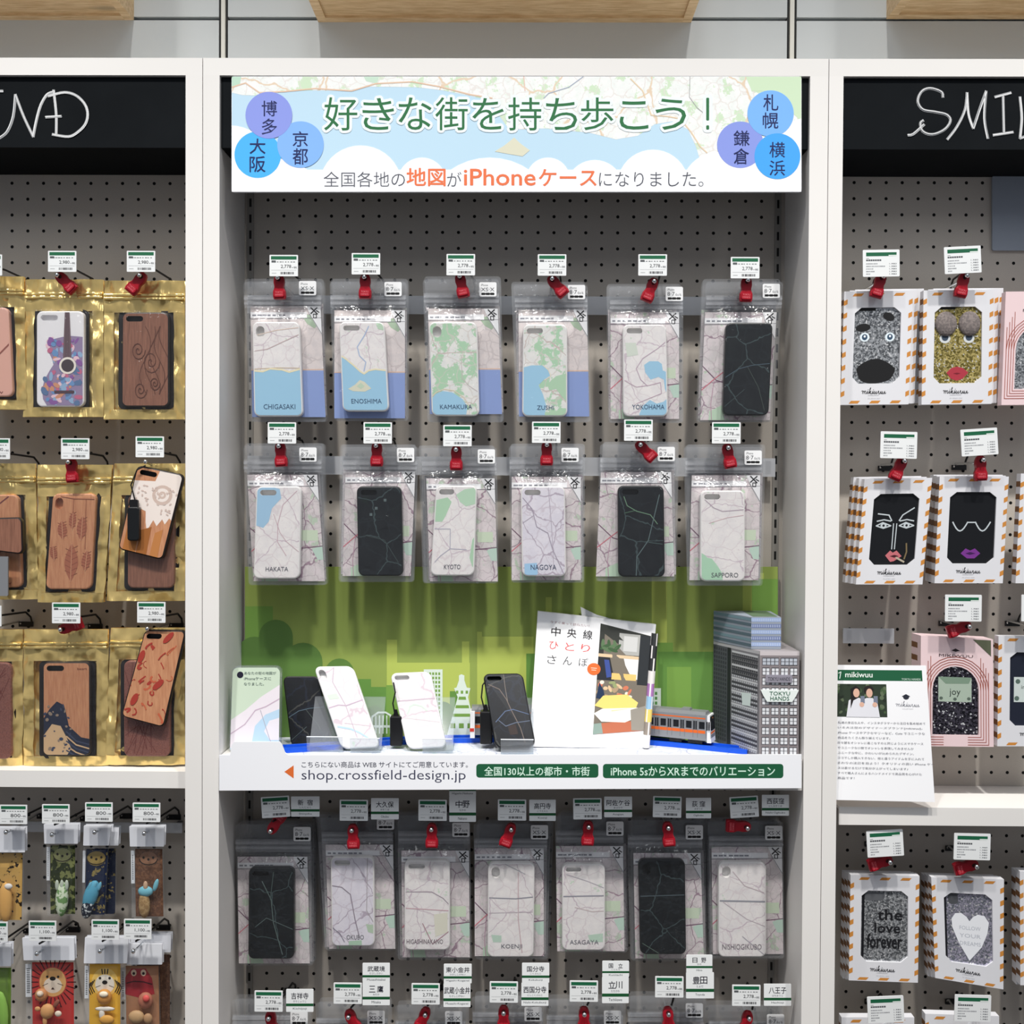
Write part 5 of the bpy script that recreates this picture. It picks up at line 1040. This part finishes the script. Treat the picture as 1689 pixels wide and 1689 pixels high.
def s_first(a, W, H, h):
    P(a,[(0,0),(1,0),(1,.2),(.6,.35),(.3,.5),(0,.62)],W,H,(208,224,202),2); P(a,[(0,.62),(.3,.5),(.6,.35),(1,.2),(1,.62),(.7,.55),(.55,.66),(.45,.9),(.3,.92),(0,.95)],W,H,(240,232,238),2.5)
    P(a,[(0,.93),(.3,.9),(.45,.85),(.5,.68),(.7,.55),(1,.48),(1,1),(0,1)],W,H,(192,220,240),3); P(a,[(.68,.74),(.78,.62),(1,.58),(1,.84),(.8,.84)],W,H,(240,234,240),4)
    Ln(a,[(0,.78),(.3,.66),(.5,.5),(.7,.46),(1,.36)],W,H,1.6,(206,182,200),4.4); Ln(a,[(.6,.5),(.8,.84),(.95,.96)],W,H,1,(180,176,190),5)
    a.poly(ell(15,14,5.4,5.4,16),(30,28,48),5)
    for i, s_ in enumerate(('あなたの街の地図が','iPhoneケースに','なりました。')): a.text(s_, W*.26,H*(.06+i*.062),W*(.9,.8,.66)[i],H*(.095+i*.062),(74,94,92),5)
Ysh = .03
fc = quad(382,464,377,462,1099,1244,.034,.026)
o = at(420,1244,.03); root = thing('display_phone_case', 'clear-edged case printed with coast map standing at the left of the shelf', 'phone case', o, 'phone cases displayed on the shelf')
a = Art(fc, o); case_mesh(a, fc, None, paint((236,238,238),.3), 0, -.0095, s_first, r=11, edge=ACRY); a.build('case_shell', root)
shelf_case('black map case leaning on a stand beside the coast map case', (466,527,480,548,1115,1232), .100, .066, None, MAPN, BE, dark1)
def s_white(a, W, H, h): Ln(a,[(0,.52),(.3,.48),(.5,.49),(1,.42)],W,H,1.4,(192,170,190)); Ln(a,[(.5,.02),(.35,.2),(.48,.48),(.5,.9)],W,H,1.2,(196,176,192)); Ln(a,[(.1,.74),(.4,.77),(.6,.82),(.8,.9)],W,H,3,(178,206,232)); P(a,[(.1,.36),(.35,.34),(.38,.4),(.12,.41)],W,H,(206,226,206)); Ln(a,[(.3,.7),(1,.75)],W,H,1,(214,196,206))
def s_white2(a, W, H, h): Ln(a,[(0,.38),(.5,.37),(1,.36)],W,H,1.6,(196,176,190)); Ln(a,[(.3,.46),(.42,.43),(.6,.46),(.7,.52)],W,H,2.4,(202,222,206)); Ln(a,[(.2,.55),(.28,.49),(.3,.45)],W,H,2,(202,222,206)); Ln(a,[(.1,.6),(1,.68)],W,H,.9,(216,204,210))
def s_night(a, W, H, h): Ln(a,[(.1,.15),(.35,.22),(.48,.36),(.55,.5),(.7,.75),(.75,.95)],W,H,1.4,(110,98,92)); Ln(a,[(.52,0),(.5,.2),(.5,.4)],W,H,1,(120,110,104)); Ln(a,[(.12,.66),(.4,.52),(.6,.5),(1,.58)],W,H,1.3,(84,100,130)); Ln(a,[(.2,.64),(.35,.72),(.6,.68),(1,.66)],W,H,1.3,(90,100,120)); P(a,[(.4,.72),(.6,.7),(.62,.83),(.42,.84)],W,H,(48,36,34))
WM = map_mat('map_white', (224,220,221), (218,215,217), (196,212,196), .66, (213,205,209), (205,190,199), .4, 34, 12)
shelf_case('white tall map case with oval opening leaning on a stand', (517,582,563,627,1099,1235), .08, .03, 'X', WM, WE, s_white, 1098, 1232)
shelf_case('white small map case leaning right of the tall white case', (643,710,672,737,1110,1235), .075, .03, '8', WM, WE, s_white2, 1107, 1232)
shelf_case('black map case leaning beside the magazine', (796,862,817,884,1111,1234), .075, .03, '8', MAPN, BE, s_night, 1110, 1230)
stand('clear stand under the black case next to coast map case', (507,566,1212,1238), .028, .09)
stand('clear stand under the tall white case', (578,627,1213,1238), .024, .09)
stand('clear stand under the small white case', (697,746,1212,1237), .024, .09)
stand('clear stand under the black case beside the magazine', (826,880,1214,1240), .02, .09)
def tether(label, px, py0, py1, Y, cab):
    o = at(px, py1, Y); a = Art(pix(Y), o); a.rslab(px-10,py0,px+10,py1,3,.008,-.008,BLACKW,2); a.poly([(px-6,py0+2),(px+4,py0+2),(px+1,py0-10),(px-3,py0-10)], BLACKW, 2); a.tube([at(x, y, Y+dy) for x, y, dy in cab], .0011, BLACKW)
    tag(a.build('security_tether'), label, 'security tag', 'black security tethers')
tether('black security tether behind the small white case', 654, 1180, 1229, .055, [(652,1182,0),(648,1160,0),(652,1142,-.004),(649,1126,.012)])
tether('black security tether behind the black case beside the magazine', 802, 1172, 1226, .06, [(800,1175,0),(794,1150,0),(796,1130,.004),(802,1122,.012)])
# magazine
YM = at_z(970,1234,ZS+.001).y
fr = quad(887,1082,873,1066,1008,1231.5,YM+.042,YM,1030,1234.5); o = at(970,1233,YM); W, H = fr.W, fr.H
root = thing('magazine', 'white magazine standing on the shelf, cover lettered in black and red', 'magazine', o)
base = fr; curve = lambda u: .010*(1-(u/W*2-1)**2)
fm = Fr(lambda p, q: base.fn(p, q), (0,-1,0), W, H)
a = Art(fm, o); N = 12; 
cv = [W*i/N for i in range(N+1)]
for i in range(N):
    u0, u1 = cv[i], cv[i+1]; lf = lambda u: -9 + 0*u
    a.face([fm(u0,0,0), fm(u0,H,0), fm(u1,H,0), fm(u1,0,0)], (248,248,249))
    a.face([fm(u0,0,-.009), fm(u1,0,-.009), fm(u1,H,-.009), fm(u0,H,-.009)], (236,236,238))
for (p, q) in (((0,0),(W,0)),((W,0),(W,H)),((W,H),(0,H)),((0,H),(0,0))): a.face([fm(*p), fm(*q), fm(q[0],q[1],-.009), fm(p[0],p[1],-.009)], (240,240,240))
a.build('pages', root)
a = Art(fm, o)
a.text('今すぐ乗って訪ねたい！', W*.11,H*.06,W*.44,H*.08,(160,120,126),1)
for s_, y0, y1, col, of in (('中央線',.105,.175,(38,36,40),.012),('ひとり',.215,.275,(222,96,96),0),('さんぽ',.32,.385,(60,60,64),-.004)):
    for k, ch in enumerate(s_):
        x = W*(.125+k*.135)-(0 if y0 < .2 else 2 if y0 < .3 else 4); a.text(ch, x, H*y0, x+H*.07, H*y1, col, 2, of)
a.build('lettering', root)
a = Art(fm, o); ph = [(W*.535,H*.04),(W*.97,H*.1),(W*.97,H*.86),(W*.535,H*.9)]; X0, X1 = W*.535, W*.97
a.poly(ph, (120,112,100), 1); a.con = ph[::-1] if False else ph
a.rect(X0,0,X1,H*.3,(52,54,50),2); a.rect(X0+32,H*.1,X1-12,H*.27,(176,176,172),3); a.rect(X0+40,H*.12,X1-22,H*.24,(206,206,204),4)
for k in range(8): a.poly(ell(X0+6+k*3.4,H*(.2+.02*(k%3)),3,9,10,k), (62,92,58) if k%2 else (90,118,82), 4)
a.rect(X0,H*.275,X1,H*.3,(222,196,160),3.5); a.rect(X0,H*.3,X0+32,H*.48,(40,42,48),3); a.poly([(X0+10,H*.32),(X0+18,H*.32),(X0+24,H*.45),(X0+16,H*.46)],(60,80,150),4)
a.rect(X0+34,H*.3,X1-16,H*.46,(236,234,232),3); a.rect(X1-18,H*.1,X1,H*.5,(40,44,48),4); a.rect(X0+24,H*.42,X1-20,H*.47,(236,196,120),4)
for k in range(26): a.poly(ell(X0+rd.uniform(2,60),H*rd.uniform(.48,.62),rd.uniform(3,7),rd.uniform(2,4),9,k), ((222,190,150),(176,150,120),(236,226,210),(150,160,110),(206,120,90))[k%5], 5+k*.02)
P(a,[(.54,.62),(.56,.5),(.6,.56),(.62,.63)],W,H,(30,50,80),5.8); P(a,[(.53,.68),(.6,.6),(.8,.58),(.9,.64),(.88,.7),(.7,.72)],W,H,(238,214,120),6); P(a,[(.53,.74),(.6,.7),(.9,.68),(.94,.74),(.8,.8),(.6,.8)],W,H,(246,238,226),6.2)
P(a,[(.53,.82),(.7,.8),(.96,.78),(.96,.86),(.53,.9)],W,H,(190,110,80),6); P(a,[(.53,.82),(.6,.81),(.62,.89),(.53,.9)],W,H,(140,160,150),6.5); P(a,[(.84,.7),(.97,.66),(.97,.86),(.86,.86)],W,H,(150,144,134),6.6)
a.con = None; a.build('cover_photo', root)
a = Art(fm, o); a.poly(ell(W*.505,H*.4,11,10), (232,112,52), 5); a.rect(W*.48,H*.39,W*.53,H*.395,(250,220,200),6); a.rect(W*.485,H*.405,W*.525,H*.41,(250,220,200),6); a.build('round_badge', root)
a = Art(fm, o); K = 8; cols = [(44,46,48)]*3+[(226,222,220),(170,120,180),(150,190,220),(230,206,110),(150,140,130),(240,240,240)]
for j in range(len(cols)):
    v0, v1 = H*(.07+j*.92/len(cols)), H*(.07+(j+1)*.92/len(cols))
    for k in range(K):
        t0, t1 = math.pi*k/K, math.pi*(k+1)/K; f = lambda t, v: fm(W*.965+6*(1-math.cos(t)), v, .007*math.sin(t))
        a.face([f(t0,v0), f(t0,v1), f(t1,v1), f(t1,v0)], cols[j] if (j*3+k)%5 else (236,232,230), True)
a.build('rolled_edge', root)
a = Art(fm, o); a.slab([(W*.36,-14),(W*.5,-4),(W*.8,6),(W*.8,30),(W*.4,24)],-.011,-.012,paint((206,208,210))); a.build('back_page', root)
# toy track and train
pts = [(440,1236),(500,1233),(570,1228),(640,1222),(700,1219),(770,1218),(850,1216),(930,1215),(1000,1217),(1065,1221),(1110,1225),(1150,1229),(1190,1233),(1232,1237)]
a = Art(pix(0), (0,.06,ZS)); BLUE, BLUE2 = paint((20,86,214), .35), paint((16,70,186), .35)
C3 = [at_z(x, y, ZS+.008) for x, y in pts]
for i in range(len(C3)-1):
    def off(k, w):
        d = C3[min(k+1,len(C3)-1)]-C3[max(k-1,0)]; n = Vector((-d.y, d.x, 0)).normalized(); return C3[k]+n*w
    for w0, w1, h in ((-.0, .005, .008), (.005, .022, .006), (.022, .027, .008)):
        q = [off(i,w0), off(i+1,w0), off(i+1,w1), off(i,w1)]
        lo = [Vector((p.x,p.y,ZS+.0011)) for p in q]; hi = [Vector((p.x,p.y,ZS+h)) for p in q]; a.hexa(lo+hi, BLUE if h > .007 else BLUE2)
tag(a.build('toy_track'), 'curved bright blue toy train track across the middle shelf', 'toy track')
train = thing('toy_train', 'silver and orange toy commuter train on the blue track', 'toy train', at_z(1130,1222,ZS+.008))
def train_car(nose_px, nose_Y, ang, ln, hgt, wid, front):
    O = at_z(nose_px[0], nose_px[1], ZS+.009); ex = Vector((math.cos(ang), math.sin(ang), 0)); ey = Vector((-math.sin(ang), math.cos(ang), 0)); ez = Vector((0,0,1)); o = train.location
    SV, OG, DK = paint((150,152,156),.3,.3), paint((226,104,40),.35), paint((26,28,32),.25)
    pt = lambda x, y, z: O+ex*x+ey*y+ez*z
    a = Art(pix(0), o); h0 = .006
    a.hexa([pt(-ln,0,h0),pt(0,0,h0),pt(0,wid,h0),pt(-ln,wid,h0),pt(-ln,0,hgt),pt(0,0,hgt),pt(0,wid,hgt),pt(-ln,wid,hgt)], SV)
    fs = plane(pt(-ln,0,hgt), ex*ln/100, ez*-(hgt-h0)/100, -ey); a.fr = fs
    a.rect(0,10,97,15,OG,1); a.rect(0,60,97,72,OG,1)
    for k in range(5):
        x = 3+k*21; a.rect(x,26,x+9,54,DK,2); 
        for q in (12,15.2): a.rect(x+q,24,x+q+2.2,58,DK,2); 
        a.rect(x+11,20,x+11.6,90,(110,112,116),1.5); a.rect(x+18.4,20,x+19,90,(110,112,116),1.5)
    a.build('car_body', train)
    a = Art(pix(0), o); a.hexa([pt(-ln,.002,hgt),pt(-.003,.002,hgt),pt(-.003,wid-.002,hgt),pt(-ln,wid-.002,hgt),pt(-ln,.006,hgt+.004),pt(-.004,.006,hgt+.004),pt(-.004,wid-.006,hgt+.004),pt(-ln,wid-.006,hgt+.004)], paint((120,122,124),.45))
    a.hexa([pt(-ln*.45,.008,hgt+.004),pt(-ln*.3,.008,hgt+.004),pt(-ln*.3,wid-.008,hgt+.004),pt(-ln*.45,wid-.008,hgt+.004),pt(-ln*.44,.009,hgt+.007),pt(-ln*.31,.009,hgt+.007),pt(-ln*.31,wid-.009,hgt+.007),pt(-ln*.44,wid-.009,hgt+.007)], paint((120,122,124),.45)); a.build('car_roof', train)
    if front:
        a = Art(pix(0), o); a.hexa([pt(0,0,h0-.003),pt(.006,.002,h0-.003),pt(.006,wid-.002,h0-.003),pt(0,wid,h0-.003),pt(0,0,hgt),pt(.003,.003,hgt),pt(.003,wid-.003,hgt),pt(0,wid,hgt)], paint((238,238,240),.3))
        ff = plane(pt(.0032,.0035,hgt-.002), (ey*(wid-.007))/100, (ez*-(hgt-.012)+ex*.0022)/100, ex); a.fr = ff
        a.slab(rr(0,0,100,66,14), .0009, 0, DK); a.rect(0,72,100,82,(226,104,40),2); a.rect(0,84,100,100,(120,124,130),2); a.text('TOKYO', 36,6,64,13,(240,150,60),12); a.build('car_front', train)
    a = Art(pix(0), o)
    for x0, x1 in ((-.03,-.008),(-ln*.62,-ln*.42)): a.hexa([pt(x0,.003,.0),pt(x1,.003,.0),pt(x1,wid-.003,.0),pt(x0,wid-.003,.0),pt(x0,.003,h0),pt(x1,.003,h0),pt(x1,wid-.003,h0),pt(x0,wid-.003,h0)], DK)
    a.build('bogies', train)
train_car((1166,1229), .03, math.radians(-24), .095, .044, .030, True)
train_car((905,1219), .09, math.radians(2), .118, .045, .028, False)
a = Art(pix(0), train.location); p = at(779,1200,.085); a.box(p.x-.003,p.x+.004,.078,.106,ZS+.012,ZS+.052,paint((236,236,238),.3)); a.box(p.x-.0034,p.x+.003,.0775,.1065,ZS+.022,ZS+.027,paint((206,56,44),.35)); a.box(p.x-.0036,p.x+.002,.083,.101,ZS+.032,ZS+.046,paint((26,28,32),.25)); a.build('rear_front', train)
# paper model building
corner = at(1252, 1240, .012); xr, xl = at(1317,1240,.012).x, at(1176,1225,.122).x; yl = .122; zt = at(1252,1074,.012).z; z0 = ZS+.001
xr = min(xr, XC1-.004)
root = thing('paper_building', 'grey paper model department store at the right end of the shelf', 'paper model', (corner.x, .05, z0)); o = root.location
GR, DKW, PW = (150,146,148), (74,74,80), (226,228,232)
a = Art(pix(0), o); B = [(corner.x,.012),(xr,.012),(xr,yl),(xl,yl)]
a.hexa([Vector((x,y,z0)) for x, y in B]+[Vector((x,y,zt)) for x, y in B], paint((156,150,152), .6))
f = plane((corner.x,.012,zt), ((xr-corner.x)/100,0,0), (0,0,(z0-zt)/100), (0,-1,0)); a.fr = f
a.rect(2,2,98,98,(140,132,134),.5); a.rect(0,0,100,4,(206,198,200),1)
for i in range(4):
    for j in range(10):
        x0, y0 = 6+i*23.4, 6+j*9.3
        if j == 0 and i%2: continue
        w = 19 if j else 42
        a.rect(x0,y0,x0+w,y0+7.2,DKW,1)
        for p in range(2 if j else 4):
            for q in range(2): a.rect(x0+1.2+p*(w/2 if j else w/4),y0+.8+q*3.2,x0+(w/2 if j else w/4)-.8+p*(w/2 if j else w/4),y0+3.5+q*3.2,PW if j else (190,196,206),2)
d = Vector((xl-corner.x, yl-.012, 0)); n = Vector((-d.y, d.x, 0)).normalized(); n = n if n.x < 0 else -n
f2 = plane((corner.x,.012,zt), d/100, (0,0,(z0-zt)/100), n); a.fr = f2
a.rect(0,0,60,100,(132,130,134),.5); a.rect(60,0,68,100,(40,42,46),.6); a.rect(68,0,100,100,(86,88,94),.6); a.rect(0,0,100,3,(190,188,190),1)
for j in range(22):
    y = 5+j*4.2; a.rect(3,y,58,y+1.8,(70,70,76) if j%3 else (206,206,208),1)
    for k in range(13): a.rect(4+k*4.2,y+2,6.6+k*4.2,y+3.6,(200,202,206) if j > 4 else (60,62,66),1.2)
    for k in range(6): a.rect(70+k*5,y,73+k*5,y+2.6,(60,62,68),1)
a.build('main_block', root)
ux0, ux1, uz, uy = at(1239,1067,.03).x, at(1288,1067,.03).x, at(1239,1018,.03).z, .03
a = Art(pix(0), o); ul = at(1177,1040,.12).x; B2_ = [(ux0,uy),(ux1,uy),(ux1+.004,.12),(ul,.12)]
a.hexa([Vector((x,y,zt+.0005)) for x, y in B2_]+[Vector((x,y,uz)) for x, y in B2_], paint((150,158,170), .5))
f = plane((ux0,uy,uz), ((ux1-ux0)/100,0,0), (0,0,(zt-uz)/100), (0,-1,0)); a.fr = f
for j in range(5):
    a.rect(0,2+j*19,100,14+j*19,((156,176,214),(110,124,166))[j%2],1)
    for k in range(16): a.rect(1+k*6.2,4+j*19,3+k*6.2,12+j*19,(196,206,226),2)
d = Vector((ul-ux0, .12-uy, 0)); n = Vector((-d.y, d.x, 0)).normalized(); n = n if n.x < 0 else -n
a.fr = plane((ux0,uy,uz), d/100, (0,0,(zt-uz)/100), n)
for j in range(6): a.rect(0,3+j*16,100,12+j*16,((120,146,156),(90,108,118))[j%2],1)
a.fr = plane((ux0,uy,uz), ((ux1-ux0)/100,0,0), (0,.09/100,0), (0,0,1)); a.rect(8,8,92,92,(96,116,92),1)
a.build('upper_block', root)
f = plane((corner.x,.011,zt), ((xr-corner.x)/100,0,0), (0,0,(z0-zt)/100), (0,-1,0)); a = Art(f, o)
a.slab([(2,36),(98,36),(92,41),(82,47),(18,47),(8,41)],.002,0,paint((236,244,240))); 
ff = Fr(lambda p, q: f.fn(p, q)+f.n*.002, f.n); a.fr = ff
a.text('TOKYU', 24,37.5,76,41,(20,96,66),2,.02); a.text('HANDS', 26,42,74,45.8,(20,96,66),2,.02)
a.fr = f; a.slab(rr(14,22,82,29,2),.0015,0,paint((150,146,158))); a.fr = Fr(lambda p, q: f.fn(p, q)+f.n*.0015, f.n); a.text('TOKYU HANDS', 20,24,76,27.4,(60,60,70),2)
a.build('sign_plaque', root)
a = Art(f2, o); a.slab([(16,42),(36,43),(34,55),(18,54)],.0015,0,paint((214,226,220))); a.build('side_plaque', root)
for r in [HK, LK]+list(TG.values()):
    for c in list(r.children_recursive): bpy.data.objects.remove(c)
    bpy.data.objects.remove(r)
